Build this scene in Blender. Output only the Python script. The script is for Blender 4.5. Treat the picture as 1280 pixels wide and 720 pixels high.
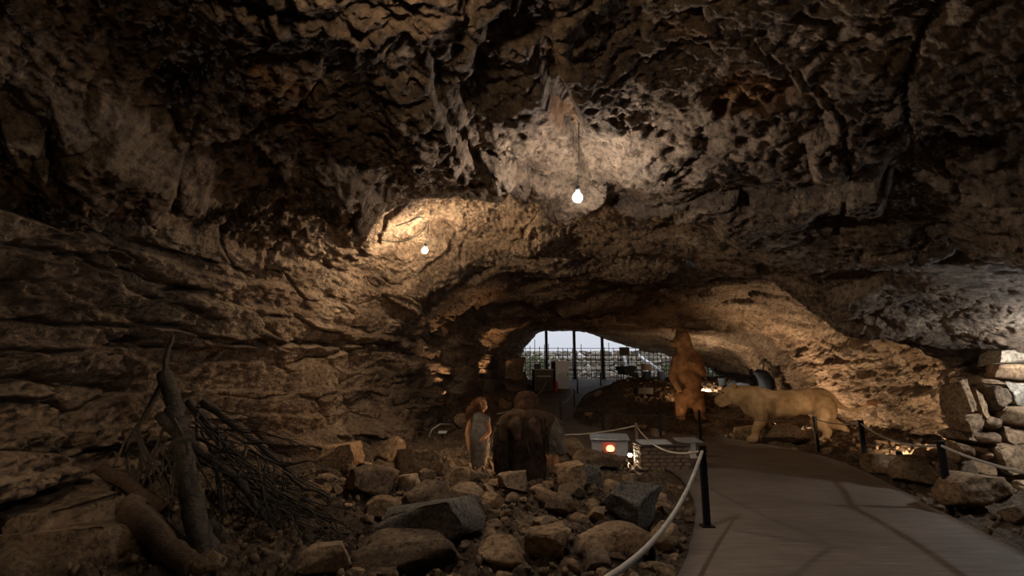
import bpy, bmesh, math, random
import numpy as np
from mathutils import Vector, Matrix, Euler

# ------------------------------------------------------------------ clean
for o in list(bpy.data.objects):
    bpy.data.objects.remove(o, do_unlink=True)
SC = bpy.context.scene
COL = SC.collection

# ------------------------------------------------------------------ camera
CAM_H = 1.6
PITCH = math.atan(120 / 640)            # horizon 120 px under the centre of the photograph
cam_d = bpy.data.cameras.new('camera')
cam_d.lens = 18.0; cam_d.sensor_width = 36.0; cam_d.clip_start = 0.05; cam_d.clip_end = 400
cam = bpy.data.objects.new('camera', cam_d)
cam.location = (0, 0, CAM_H); cam.rotation_euler = (math.pi / 2 + PITCH, 0, 0)
COL.objects.link(cam); SC.camera = cam

# ------------------------------------------------------------------ sky (overcast daylight outside the cave mouth)
W = bpy.data.worlds.new('world'); SC.world = W; W.use_nodes = True
W.node_tree.nodes['Background'].inputs[0].default_value = (0.86, 0.90, 1.0, 1)
_wn = W.node_tree                                   # overcast sky: three times brighter overhead than at the horizon
_g = _wn.nodes.new('ShaderNodeNewGeometry'); _s = _wn.nodes.new('ShaderNodeSeparateXYZ'); _m = _wn.nodes.new('ShaderNodeMapRange')
_wn.links.new(_g.outputs['Incoming'], _s.inputs[0]); _wn.links.new(_s.outputs['Z'], _m.inputs['Value'])
_m.inputs['From Min'].default_value = 0.0; _m.inputs['From Max'].default_value = -1.0
_m.inputs['To Min'].default_value = 0.13; _m.inputs['To Max'].default_value = 0.39
_wn.links.new(_m.outputs[0], _wn.nodes['Background'].inputs[1])

# ------------------------------------------------------------------ exposure
SC.view_settings.view_transform = 'Standard'; SC.view_settings.look = 'None'
SC.view_settings.gamma = 1.0; SC.view_settings.use_curve_mapping = False
SC.view_settings.exposure = 2.35

# light strengths (watts) of the lamps built further down
P_BULB, P_WALLBULB, P_SIDE, P_BACK = 23, 60, 30, 10
COOL, WARM, AMBER = (1.0, 0.93, 0.85), (1.0, 0.78, 0.52), (1.0, 0.62, 0.32)

# ------------------------------------------------------------------ pixel helpers (1280 x 720 frame)
CP, SP = math.cos(PITCH), math.sin(PITCH)
def ray(px, py):
    a = (px - 640) / 640; b = (360 - py) / 640
    return Vector((a, CP - b * SP, SP + b * CP))
def at_y(px, py, Y):
    d = ray(px, py); return Vector((0, 0, CAM_H)) + d * (Y / d.y)
def at_z(px, py, Z):
    d = ray(px, py); return Vector((0, 0, CAM_H)) + d * ((Z - CAM_H) / d.z)
def project(P):
    up = -P[:, 1] * SP + (P[:, 2] - CAM_H) * CP
    dep = P[:, 1] * CP + (P[:, 2] - CAM_H) * SP
    ok = dep > 0.3
    dep = np.where(ok, dep, 1e6)
    return 640 + 640 * P[:, 0] / dep, 360 - 640 * up / dep, ok

# ------------------------------------------------------------------ numpy noise
_rs = np.random.RandomState(7)
_perm = _rs.permutation(256).astype(np.int32); _perm = np.concatenate([_perm, _perm, _perm])
_grad = _rs.normal(size=(256, 3)).astype(np.float32); _grad /= np.linalg.norm(_grad, axis=1)[:, None]
_rnd = _rs.rand(256, 4).astype(np.float32)
def _hash(ix, iy, iz):
    return _perm[_perm[_perm[ix & 255] + (iy & 255)] + (iz & 255)]
def perlin(P, f=1.0, off=0.0):
    Q = (np.asarray(P, dtype=np.float32) * np.float32(f) + np.float32(off))
    I = np.floor(Q).astype(np.int32); F = Q - I
    U = F * F * F * (F * (F * 6 - 15) + 10)
    out = 0
    for dx in (0, 1):
        wx = U[:, 0] if dx else 1 - U[:, 0]
        for dy in (0, 1):
            wy = U[:, 1] if dy else 1 - U[:, 1]
            for dz in (0, 1):
                wz = U[:, 2] if dz else 1 - U[:, 2]
                g = _grad[_hash(I[:, 0] + dx, I[:, 1] + dy, I[:, 2] + dz)]
                out = out + wx * wy * wz * (g[:, 0] * (F[:, 0] - dx) + g[:, 1] * (F[:, 1] - dy) + g[:, 2] * (F[:, 2] - dz))
    return out * 1.6
def fbm(P, f=1.0, octs=4, off=0.0, gain=0.5, ridged=False):
    s = 0; a = 1.0
    for k in range(octs):
        n = perlin(P, f * 2.03 ** k, off + 17.3 * k)
        if ridged: n = 1 - 2 * np.abs(n)
        s = s + a * n; a *= gain
    return s
def worley(P, off=0.0, jit=0.9):
    """F1, F2, random value of the nearest cell, offset vector to it"""
    Q = np.asarray(P, dtype=np.float32) + np.float32(off)
    I = np.floor(Q).astype(np.int32); F = Q - I
    n = len(Q)
    f1 = np.full(n, 9, np.float32); f2 = np.full(n, 9, np.float32); rid = np.zeros(n, np.int32)
    for dx in (-1, 0, 1):
        for dy in (-1, 0, 1):
            for dz in (-1, 0, 1):
                h = _hash(I[:, 0] + dx, I[:, 1] + dy, I[:, 2] + dz)
                r = _rnd[h]
                d = ((dx + .5 + (r[:, 0] - .5) * jit - F[:, 0]) ** 2 + (dy + .5 + (r[:, 1] - .5) * jit - F[:, 1]) ** 2
                     + (dz + .5 + (r[:, 2] - .5) * jit - F[:, 2]) ** 2)
                m = d < f1
                f2 = np.where(m, f1, np.minimum(f2, d)); rid = np.where(m, h, rid); f1 = np.where(m, d, f1)
    return np.sqrt(f1), np.sqrt(f2), _rnd[rid, 3], rid
def sstep(a, b, x):
    t = np.clip((x - a) / (b - a), 0, 1); return t * t * (3 - 2 * t)
def poly_sd(px, py, poly):
    """signed distance in pixels to a polygon, positive inside"""
    P = np.array(poly, dtype=np.float32); n = len(P)
    d = np.full(px.shape, 1e9, np.float32); inside = np.zeros(px.shape, bool)
    for i in range(n):
        ax, ay = P[i]; bx, by = P[(i + 1) % n]
        ex, ey = bx - ax, by - ay
        t = np.clip(((px - ax) * ex + (py - ay) * ey) / (ex * ex + ey * ey + 1e-9), 0, 1)
        d = np.minimum(d, (px - ax - t * ex) ** 2 + (py - ay - t * ey) ** 2)
        c = ((ay > py) != (by > py)) & (px < (bx - ax) * (py - ay) / (by - ay + 1e-12) + ax)
        inside ^= c
    d = np.sqrt(d); return np.where(inside, d, -d)
def line_d(px, py, pts):
    d = np.full(px.shape, 1e9, np.float32)
    for (ax, ay), (bx, by) in zip(pts[:-1], pts[1:]):
        ex, ey = bx - ax, by - ay
        t = np.clip(((px - ax) * ex + (py - ay) * ey) / (ex * ex + ey * ey + 1e-9), 0, 1)
        d = np.minimum(d, (px - ax - t * ex) ** 2 + (py - ay - t * ey) ** 2)
    return np.sqrt(d)

# ------------------------------------------------------------------ object helpers
def tag(o, label=None, cat=None, group=None, kind=None):
    if label: o['label'] = label
    if cat: o['category'] = cat
    if group: o['group'] = group
    if kind: o['kind'] = kind
    return o
def link(name, me, mat=None, parent=None, smooth=True):
    o = bpy.data.objects.new(name, me); COL.objects.link(o)
    if mat is not None and not me.materials: me.materials.append(mat)
    if smooth: me.shade_smooth()
    if parent is not None: o.parent = parent
    return o
def mesh_np(name, V, F):
    """V (n,3), F (m,4) or (m,3) -> mesh"""
    me = bpy.data.meshes.new(name)
    V = np.ascontiguousarray(V, dtype=np.float32); F = np.ascontiguousarray(F, dtype=np.int32)
    k = F.shape[1]
    me.vertices.add(len(V)); me.vertices.foreach_set('co', V.ravel())
    me.loops.add(F.size); me.loops.foreach_set('vertex_index', F.ravel())
    me.polygons.add(len(F)); me.polygons.foreach_set('loop_start', np.arange(0, F.size, k, dtype=np.int32))
    me.update(calc_edges=True); me.validate()
    return me
def mesh_py(name, V, F):
    me = bpy.data.meshes.new(name); me.from_pydata([tuple(v) for v in V], [], [tuple(f) for f in F]); me.update(); return me
def bm_mesh(name, bm):
    me = bpy.data.meshes.new(name); bm.to_mesh(me); bm.free(); return me
def empty(name, loc=(0, 0, 0), rz=0.0):
    o = bpy.data.objects.new(name, None); COL.objects.link(o); o.location = loc; o.rotation_euler = (0, 0, rz)
    o.empty_display_size = 0.2
    return o
def bm_box(bm, size, loc=(0, 0, 0), rot=None, bev=0.0):
    r = bmesh.ops.create_cube(bm, size=1.0)
    vs = r['verts']
    bmesh.ops.scale(bm, vec=size, verts=vs)
    if bev > 0:
        es = list({e for v in vs for e in v.link_edges})
        g = bmesh.ops.bevel(bm, geom=es, offset=bev, segments=2, affect='EDGES', profile=0.5)
        vs = list({v for f in g['faces'] for v in f.verts} | {v for v in vs if v.is_valid})
        vs = [v for v in vs if v.is_valid]
    M = Matrix.Translation(loc)
    if rot is not None: M = M @ (Euler(rot).to_matrix().to_4x4() if not isinstance(rot, Matrix) else rot)
    bmesh.ops.transform(bm, matrix=M, verts=vs)
    return vs
def box(name, size, loc, mat, parent=None, rot=None, bev=0.0):
    bm = bmesh.new(); bm_box(bm, size, (0, 0, 0), None, bev)
    o = link(name, bm_mesh(name, bm), mat, parent, smooth=False)
    o.location = loc
    if rot is not None: o.rotation_euler = rot
    return o
def tube_data(pts, rads, n=8, caps=True, rough=0.0, seed=0):
    pts = [Vector(p) for p in pts]; V = []; F = []
    rs = random.Random(seed)
    up = None
    for i, p in enumerate(pts):
        t = (pts[min(i + 1, len(pts) - 1)] - pts[max(i - 1, 0)]).normalized()
        if up is None:
            up = t.orthogonal().normalized()
        else:
            up = (up - t * up.dot(t)); up = up.normalized() if up.length > 1e-5 else t.orthogonal().normalized()
        b = t.cross(up)
        r = rads[i] if hasattr(rads, '__len__') else rads
        for k in range(n):
            a = 2 * math.pi * k / n; rr = r * (1 + rough * (rs.random() - .5))
            V.append(p + (up * math.cos(a) + b * math.sin(a)) * rr)
    for i in range(len(pts) - 1):
        for k in range(n):
            F.append((i * n + k, i * n + (k + 1) % n, (i + 1) * n + (k + 1) % n, (i + 1) * n + k))
    if caps:
        F.append(tuple(range(n - 1, -1, -1))); m = (len(pts) - 1) * n; F.append(tuple(range(m, m + n)))
    return V, F
def tube(name, pts, rads, mat, parent=None, n=8, rough=0.0, seed=0, smooth=True):
    V, F = tube_data(pts, rads, n, True, rough, seed)
    return link(name, mesh_py(name, V, F), mat, parent, smooth)
def lathe_mesh(name, prof, n=20):
    V = []; F = []
    for r, z in prof:
        for k in range(n):
            a = 2 * math.pi * k / n; V.append((r * math.cos(a), r * math.sin(a), z))
    for i in range(len(prof) - 1):
        for k in range(n):
            F.append((i * n + k, i * n + (k + 1) % n, (i + 1) * n + (k + 1) % n, (i + 1) * n + k))
    F.append(tuple(range(n - 1, -1, -1))); m = (len(prof) - 1) * n; F.append(tuple(range(m, m + n)))
    return mesh_py(name, V, F)

# ------------------------------------------------------------------ materials
def new_mat(name):
    m = bpy.data.materials.new(name); m.use_nodes = True
    nt = m.node_tree; b = nt.nodes['Principled BSDF']
    return m, nt, b
def N(nt, t, **kw):
    n = nt.nodes.new(t)
    for k, v in kw.items(): setattr(n, k, v)
    return n
def ramp(nt, fac, stops):
    r = N(nt, 'ShaderNodeValToRGB'); e = r.color_ramp.elements
    while len(e) < len(stops): e.new(0.5)
    for i, (p, c) in enumerate(stops):
        e[i].position = p; e[i].color = (*c, 1)
    nt.links.new(fac, r.inputs[0]); return r.outputs[0]
def mixc(nt, a, b, fac, mode='MIX'):
    m = N(nt, 'ShaderNodeMix', data_type='RGBA', blend_type=mode)
    for s, v in ((m.inputs[6], a), (m.inputs[7], b)):
        if isinstance(v, tuple): s.default_value = (*v, 1)
        else: nt.links.new(v, s)
    if isinstance(fac, (int, float)): m.inputs[0].default_value = fac
    else: nt.links.new(fac, m.inputs[0])
    return m.outputs[2]
def noise(nt, vec, scale, detail=4, rough=0.55, dist=0.0):
    n = N(nt, 'ShaderNodeTexNoise'); n.inputs['Scale'].default_value = scale; n.inputs['Detail'].default_value = detail
    n.inputs['Roughness'].default_value = rough; n.inputs['Distortion'].default_value = dist
    if vec is not None: nt.links.new(vec, n.inputs['Vector'])
    return n.outputs[0]
def vmap(nt, vec, scale=(1, 1, 1), rot=(0, 0, 0)):
    m = N(nt, 'ShaderNodeMapping'); m.inputs['Scale'].default_value = scale; m.inputs['Rotation'].default_value = rot
    nt.links.new(vec, m.inputs[0]); return m.outputs[0]
def bump(nt, b, h, strength=0.5, dist=0.02, prev=None):
    n = N(nt, 'ShaderNodeBump'); n.inputs['Strength'].default_value = strength; n.inputs['Distance'].default_value = dist
    nt.links.new(h, n.inputs['Height'])
    if prev is not None: nt.links.new(prev, n.inputs['Normal'])
    nt.links.new(n.outputs[0], b.inputs['Normal']); return n.outputs[0]
def plain(name, col, rough=0.6, metal=0.0, bscale=0, bstr=0.3, var=0.15, spec=0.4):
    m, nt, b = new_mat(name)
    tc = N(nt, 'ShaderNodeTexCoord').outputs['Object']
    nz = noise(nt, tc, 9, 4)
    c = ramp(nt, nz, [(0.3, tuple(x * (1 - var) for x in col)), (0.7, tuple(min(1, x * (1 + var)) for x in col))])
    nt.links.new(c, b.inputs['Base Color'])
    b.inputs['Roughness'].default_value = rough; b.inputs['Metallic'].default_value = metal
    b.inputs['Specular IOR Level'].default_value = spec
    if bscale: bump(nt, b, noise(nt, tc, bscale, 5), bstr, 0.01)
    return m
def emit(name, col, s):
    m, nt, b = new_mat(name)
    b.inputs['Base Color'].default_value = (*col, 1); b.inputs['Emission Color'].default_value = (*col, 1)
    b.inputs['Emission Strength'].default_value = s; return m
def rock_mat(name, dark, mid, light, scale=1.0, stain=False, pits=True, objvar=False, bstr=0.7, strata=None):
    m, nt, b = new_mat(name)
    tc = N(nt, 'ShaderNodeNewGeometry').outputs['Position']
    n1 = noise(nt, tc, 0.9 * scale, 6, 0.6, 0.4)
    c = ramp(nt, n1, [(0.28, dark), (0.5, mid), (0.72, light)])
    n2 = noise(nt, tc, 11 * scale, 9, 0.75)
    c = mixc(nt, c, ramp(nt, n2, [(0.36, (0.14, 0.12, 0.10)), (0.50, (0.8, 0.8, 0.8)), (0.66, (1.4, 1.36, 1.3))]), 0.9, 'MULTIPLY')
    # grey lichen / soot film
    n3 = noise(nt, tc, 1.9 * scale, 5, 0.6)
    g = ramp(nt, n3, [(0.52, (0, 0, 0)), (0.68, (1, 1, 1))])
    c = mixc(nt, c, mixc(nt, c, (0.62, 0.64, 0.68), 0.7, 'MULTIPLY'), g)
    if stain:
        at = N(nt, 'ShaderNodeAttribute', attribute_name='stain').outputs['Fac']
        n4 = noise(nt, tc, 3.0, 6, 0.7, 0.6)
        sc = ramp(nt, n4, [(0.3, (0.12, 0.05, 0.02)), (0.55, (0.25, 0.115, 0.04)), (0.75, (0.40, 0.24, 0.11))])
        c = mixc(nt, c, sc, at)
    if objvar:
        oi = N(nt, 'ShaderNodeObjectInfo').outputs['Random']
        c = mixc(nt, c, ramp(nt, oi, [(0.0, (0.55, 0.52, 0.5)), (0.4, (0.9, 0.86, 0.8)), (0.75, (1.05, 0.92, 0.76)), (1.0, (1.25, 1.2, 1.15))]), 1.0, 'MULTIPLY')
    nt.links.new(c, b.inputs['Base Color'])
    b.inputs['Roughness'].default_value = 0.88; b.inputs['Specular IOR Level'].default_value = 0.25
    nb = bump(nt, b, noise(nt, tc, 6 * scale, 10, 0.76), min(1.0, bstr * 1.25), 0.17 / scale)
    if pits:
        v = N(nt, 'ShaderNodeTexVoronoi'); v.inputs['Scale'].default_value = 16 * scale
        nt.links.new(mixc(nt, tc, noise_col(nt, tc, 5 * scale), 0.06), v.inputs['Vector'])
        mk = ramp(nt, noise(nt, tc, 2.2 * scale, 3), [(0.45, (0, 0, 0)), (0.6, (1, 1, 1))])
        h = ramp(nt, v.outputs['Distance'], [(0.12, (0, 0, 0)), (0.42, (1, 1, 1))])
        h = mixc(nt, (1.0, 1.0, 1.0), h, mk)
        nb = bump(nt, b, h, 0.8, 0.03 / scale, nb)
    return m
def noise_col(nt, vec, scale):
    n = N(nt, 'ShaderNodeTexNoise'); n.inputs['Scale'].default_value = scale; n.inputs['Detail'].default_value = 3
    nt.links.new(vec, n.inputs['Vector']); return n.outputs['Color']

M = {}
M['cave'] = rock_mat('cave_limestone', (0.115, 0.075, 0.050), (0.245, 0.165, 0.110), (0.41, 0.305, 0.215), 1.0, stain=True)
M['rubble'] = rock_mat('rubble_limestone', (0.16, 0.108, 0.070), (0.29, 0.203, 0.132), (0.44, 0.33, 0.225), 1.6, objvar=True, pits=False, bstr=0.5)
M['greyrock'] = rock_mat('grey_limestone', (0.10, 0.085, 0.07), (0.19, 0.165, 0.14), (0.30, 0.27, 0.23), 2.2, bstr=0.7)
M['earth'] = rock_mat('cave_earth', (0.09, 0.06, 0.04), (0.17, 0.115, 0.075), (0.26, 0.19, 0.125), 1.4, pits=False, bstr=0.9)
M['pale_stone'] = rock_mat('pale_wall_stone', (0.22, 0.18, 0.14), (0.36, 0.31, 0.25), (0.5, 0.45, 0.38), 2.0, objvar=True, pits=False, bstr=0.5)
# ================================================================== the cave shell
# cross-sections (X, Z) from the foot of the left wall over the ceiling to the foot of the right wall
ST = {
 -4.0: [(-1.8,-.4),(-1.8,.6),(-1.8,1.4),(-1.6,2.2),(-1.2,2.9),(-.4,3.1),(.7,3.1),(1.8,3.0),(3.0,2.6),(3.8,1.7),(4.0,.8),(4.0,-.4)],
 -1.0: [(-4.2,-.4),(-4.3,1.0),(-4.4,2.2),(-4.2,3.2),(-3.3,3.9),(-1.5,4.2),(.5,4.0),(2.6,3.6),(4.7,2.9),(6.4,1.9),(7.0,.8),(7.0,-.4)],
  2.0: [(-4.7,-.4),(-4.75,1.0),(-4.8,2.2),(-4.7,3.3),(-3.7,3.95),(-1.5,4.25),(.5,4.2),(3.0,3.85),(5.3,3.0),(7.2,2.0),(7.9,.8),(7.9,-.4)],
  4.0: [(-4.7,-.4),(-4.7,1.0),(-4.8,2.2),(-4.7,3.4),(-3.5,3.9),(-1.5,4.10),(.5,4.15),(3.0,3.8),(5.5,3.1),(7.4,2.15),(8.3,1.0),(8.3,-.4)],
  6.0: [(-4.6,-.3),(-4.6,1.0),(-4.7,2.2),(-4.5,3.4),(-3.3,3.85),(-1.4,3.98),(.5,4.10),(3.0,3.85),(5.5,3.15),(7.5,2.3),(8.5,1.1),(8.5,-.3)],
  7.4: [(-4.4,-.2),(-4.4,1.0),(-4.5,2.2),(-4.1,3.5),(-2.9,4.2),(-1.3,4.55),(.6,4.40),(3.0,3.85),(5.7,3.0),(7.7,2.2),(8.7,1.0),(8.7,-.2)],
  9.0: [(-4.0,-.1),(-3.9,1.0),(-3.95,2.2),(-3.5,3.3),(-2.5,4.45),(-.9,5.0),(.7,4.75),(3.0,4.15),(5.8,3.2),(7.9,2.05),(8.8,1.0),(8.9,-.1)],
 11.0: [(-3.4,-.1),(-3.3,1.0),(-3.3,2.2),(-3.0,3.3),(-2.1,4.3),(-.6,4.75),(.9,4.6),(3.2,4.3),(6.0,3.7),(8.3,2.8),(9.3,1.3),(9.5,0.0)],
 13.0: [(-2.9,0.0),(-2.9,1.0),(-2.85,2.1),(-2.6,3.2),(-1.8,4.05),(-.4,4.45),(1.0,4.4),(3.3,4.3),(6.2,3.9),(8.7,3.0),(9.6,1.5),(9.9,.1)],
 17.0: [(-2.1,.1),(-2.1,1.2),(-2.0,2.2),(-1.7,3.2),(-1.1,3.9),(-.2,4.2),(1.2,4.2),(3.5,4.15),(6.4,3.85),(9.0,3.1),(9.9,1.8),(10.2,.2)],
 22.0: [(-1.2,.6),(-1.1,1.6),(-1.0,2.6),(-.8,3.5),(-.3,4.05),(.6,4.2),(2.0,4.2),(4.3,4.15),(7.0,3.85),(9.7,3.1),(10.8,2.0),(11.2,.6)],
 27.0: [(-.3,1.2),(-.2,2.1),(-.1,3.0),(.2,3.8),(.8,4.4),(1.8,4.55),(3.2,4.5),(5.4,4.3),(7.8,3.8),(10.3,3.0),(11.6,2.3),(12.2,1.3)],
 31.5: [(.1,1.6),(.3,2.4),(.5,3.2),(.9,4.0),(1.7,4.75),(2.8,4.85),(4.2,4.8),(5.8,4.4),(8.0,3.75),(10.4,3.05),(12.0,2.3),(12.8,1.6)],
}
def hermite(xs, Pk, x):
    """Catmull-Rom style interpolation of keyed arrays Pk[k] at xs[k]"""
    xs = np.array(xs, float); Pk = np.array(Pk, float)
    m = np.zeros_like(Pk)
    m[1:-1] = (Pk[2:] - Pk[:-2]) / (xs[2:] - xs[:-2]).reshape(-1, *([1] * (Pk.ndim - 1)))
    m[0] = (Pk[1] - Pk[0]) / (xs[1] - xs[0]); m[-1] = (Pk[-1] - Pk[-2]) / (xs[-1] - xs[-2])
    i = np.clip(np.searchsorted(xs, x, side='right') - 1, 0, len(xs) - 2)
    h = xs[i + 1] - xs[i]; t = (x - xs[i]) / h
    sh = (-1,) + (1,) * (Pk.ndim - 1)
    t = t.reshape(sh); h = h.reshape(sh)
    return ((2 * t**3 - 3 * t**2 + 1) * Pk[i] + (t**3 - 2 * t**2 + t) * h * m[i]
            + (-2 * t**3 + 3 * t**2) * Pk[i + 1] + (t**3 - t**2) * h * m[i + 1])
NU, NV0, NV1 = 880, 50, 800
ys = np.array(sorted(ST)); prof = np.array([ST[y] for y in ys])
Yv = np.concatenate([np.linspace(-4, 1.6, NV0, endpoint=False), np.exp(np.linspace(math.log(1.6), math.log(31.5), NV1))])
rows = hermite(ys, prof, Yv)                                    # (NV, 12, 2)
# sample density along u: more over the ceiling and the left wall
uk = np.linspace(0, 11, NU)
pts2 = hermite(np.arange(12.0), rows.transpose(1, 0, 2), uk)     # (NU, NV, 2)
B = np.zeros((NU, len(Yv), 3), np.float32)
B[:, :, 0] = pts2[:, :, 0]; B[:, :, 2] = pts2[:, :, 1]; B[:, :, 1] = Yv[None, :]
du = np.gradient(B, axis=0); dv = np.gradient(B, axis=1)
Nn = np.cross(du, dv); Nn /= (np.linalg.norm(Nn, axis=2, keepdims=True) + 1e-9)
# inward orientation: towards the axis of the cave
cx = B.mean(axis=0, keepdims=True); cx[:, :, 2] = 1.8
if ((cx - B) * Nn).sum() < 0: Nn = -Nn
S = B.reshape(-1, 3); Nf = Nn.reshape(-1, 3)
uu = np.repeat(uk, len(Yv))
wall = np.maximum(1 - sstep(2.6, 4.2, uu), sstep(8.0, 9.5, uu)).astype(np.float32)      # 1 on the walls, 0 on the ceiling
leftw = 1 - sstep(3.0, 5.0, uu)
rightw = sstep(7.5, 9.5, uu)
near = 1 - sstep(8, 20, S[:, 1])
# --- big relief
D = 0.30 * perlin(S, 0.33, 3.1) + 0.20 * perlin(S, 0.75, 9.7)
warp = np.stack([perlin(S, 0.8, 1.0), perlin(S, 0.8, 31.0), perlin(S, 0.8, 61.0)], 1)
fine = np.stack([perlin(S, 3.0, 11.0), perlin(S, 3.0, 41.0), perlin(S, 3.0, 71.0)], 1)
# --- bedded blocks of the walls: wide, low cells with joints, each set forward or back
Q = S + 0.22 * warp + 0.05 * fine
dip = 0.10 * S[:, 1]
f1, f2, rv, rid = worley(np.stack([Q[:, 0] * .8, Q[:, 1] * 0.85, (Q[:, 2] + dip * .2) * 1.75], 1), 5.2)
crack = 1 - sstep(0.0, 0.10, f2 - f1)
lw = wall * (0.55 + 0.45 * leftw)
D += lw * (0.40 * (rv - 0.5) - 0.15 * crack)
f1, f2, rv2, _ = worley(np.stack([Q[:, 0] * 2.0, Q[:, 1] * 2.3, Q[:, 2] * 3.6], 1), 15.7)
crack2 = 1 - sstep(0.0, 0.12, f2 - f1)
D += wall * (0.4 + 0.6 * sstep(-.1, .3, perlin(S, 0.6, 200.))) * (0.07 * (rv2 - 0.5) - 0.03 * crack2)
# --- bedding ledges
zb = (S[:, 2] + 0.12 * warp[:, 2] + 0.05 * S[:, 1] * 0.3) / 0.42
saw = zb - np.floor(zb)
D += wall * 0.13 * (np.where(saw > .85, (1 - saw) / .15, saw / .85) - .5)
# --- thin broken shelves of the right wall
f1, f2, rv6, _ = worley(np.stack([Q[:, 0] * 1.1, Q[:, 1] * 1.15, Q[:, 2] * 3.6], 1), 55.5)
D += rightw * (0.24 * (rv6 - .5) - 0.08 * (1 - sstep(0, .1, f2 - f1)))
f1, f2, rv6, _ = worley(np.stack([Q[:, 0] * 2.6, Q[:, 1] * 2.4, Q[:, 2] * 8.0], 1), 65.5)
D += rightw * (0.09 * (rv6 - .5) - 0.03 * (1 - sstep(0, .12, f2 - f1)))
# --- broken slabs of the ceiling, running obliquely, with tilted faces
ca, sa = math.cos(0.75), math.sin(0.75)
R1 = Q[:, 0] * ca - Q[:, 1] * sa; R2 = Q[:, 0] * sa + Q[:, 1] * ca
cl = 1 - wall
f1, f2, rv3, rid3 = worley(np.stack([R1 * 0.42, R2 * 0.9, Q[:, 2] * 1.0], 1), 25.3)
crack3 = 1 - sstep(0.0, 0.06, f2 - f1)
tilt = _rnd[rid3]
D += cl * (0.30 * (rv3 - .5) - 0.07 * crack3 + 0.22 * ((tilt[:, 0] - .5) * np.sin(R1 * 1.1) + (tilt[:, 1] - .5) * np.cos(R2 * 1.6)))
f1, f2, rv4, _ = worley(np.stack([R1 * 1.3, R2 * 2.4, Q[:, 2] * 2.0], 1), 35.9)
D += cl * (0.075 * (rv4 - .5) - 0.03 * (1 - sstep(0, .09, f2 - f1)))
# --- ridged weathering and honeycomb pits
msk = sstep(-.15, .35, perlin(S, 0.9, 77.0))
D += (0.045 + 0.03 * near) * fbm(Q, 2.4, 4, 4.0, 0.55, True) * (0.4 + 0.6 * msk) * (1 - 0.55 * cl * sstep(1.5, 3.0, S[:, 0]))
D += (0.022 + 0.014 * near) * fbm(S, 7.0, 3, 8.0, 0.65, True)
f1, f2, rv5, _ = worley(Q * 5.5, 45.1)
pm = sstep(0.05, .35, perlin(S, 0.7, 123.0))
D -= 0.075 * pm * (1 - sstep(.15, .45, f1))

# smoother, water-worn roof at the far right
_px, _py, _ok = project(S)
calm = sstep(1060, 1180, _px) * sstep(300, 345, _py) * sstep(470, 420, _py) * _ok
D = D * (1 - 0.72 * calm)
stain = np.zeros(len(S), np.float32)
px, py, ok = project(S)
def feat(poly, amount, soft=14.0, ymax=40, ymin=0):
    """push a region of the rock in (-) or out (+)"""
    global D
    sd = poly_sd(px + 7 * fine[:, 0], py + 7 * fine[:, 1], poly)
    m = ok & (S[:, 1] < ymax) & (S[:, 1] > ymin)
    D = D + np.where(m, amount * sstep(-soft * .3, soft, sd), 0)
def crackline(pts, depth, width=5.0, ymax=40):
    global D
    d = line_d(px + 6 * fine[:, 0], py + 6 * fine[:, 1], pts)
    D = D - np.where(ok & (S[:, 1] < ymax), depth * (1 - sstep(width * .2, width, d)), 0)
def stainpoly(poly, a=0.8, soft=12):
    global stain
    sd = poly_sd(px + 14 * fine[:, 0] + 8 * warp[:, 0], py + 10 * fine[:, 1], poly)
    stain = np.maximum(stain, np.where(ok, a * sstep(-soft, soft, sd), 0))
exec_features = True
# overhanging block upper left and its dark under-cut
feat([(60,100),(150,120),(262,205),(272,240),(225,248),(120,210),(62,170)], 0.30, 22, 12)
feat([(0,110),(55,125),(60,160),(30,180),(0,165)], 0.30, 10, 12)
feat([(20,178),(120,212),(225,250),(300,262),(290,280),(190,262),(60,215)], -0.15, 18, 14)
feat([(150,118),(265,200),(300,190),(420,230),(470,190),(380,110),(200,60)], -0.10, 30, 14)
crackline([(0,172),(60,190),(140,225),(225,250),(300,262),(420,225)], 0.14, 7)
# rib of rock running down to the bulb
feat([(470,60),(545,40),(600,150),(590,210),(520,225),(480,160)], 0.14, 26, 14)
feat([(590,110),(660,70),(690,170),(710,235),(660,245),(600,215)], 0.12, 26, 12)
feat([(672,0),(690,0),(720,90),(735,180),(712,180),(690,90)], -0.20, 16, 10)
feat([(735,150),(800,120),(890,265),(830,290),(770,240)], 0.12, 30, 12)
crackline([(540,20),(560,120),(590,180),(640,240),(700,262)], 0.14, 7)
crackline([(668,20),(690,100),(715,190),(735,215)], 0.22, 8)
crackline([(860,0),(1000,90),(1060,150),(1065,210),(1045,290)], 0.12, 5)
crackline([(1180,0),(1130,90),(1140,180),(1200,250)], 0.12, 5)
crackline([(1060,150),(1130,120),(1210,130)], 0.10, 5)
# long brow of the right-hand ceiling
feat([(890,300),(1050,390),(1200,470),(1225,440),(1060,330),(900,250)], 0.22, 30, 12)
feat([(395,195),(470,210),(488,300),(475,345),(430,330),(395,260)], 0.28, 36, 12)
# buttress beneath the wall bulb, hollows behind it
feat([(475,300),(560,285),(580,320),(570,400),(520,420),(470,360)], 0.16, 22, 14, 8)
feat([(500,285),(580,290),(560,262),(510,265)], -0.30, 12, 14)
feat([(515,415),(600,385),(620,410),(560,440)], -0.5, 14, 25)
feat([(540,425),(575,420),(580,460),(545,465)], -0.5, 10, 25)
feat([(595,415),(625,410),(625,445),(600,450)], -0.4, 8, 30)
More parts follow.
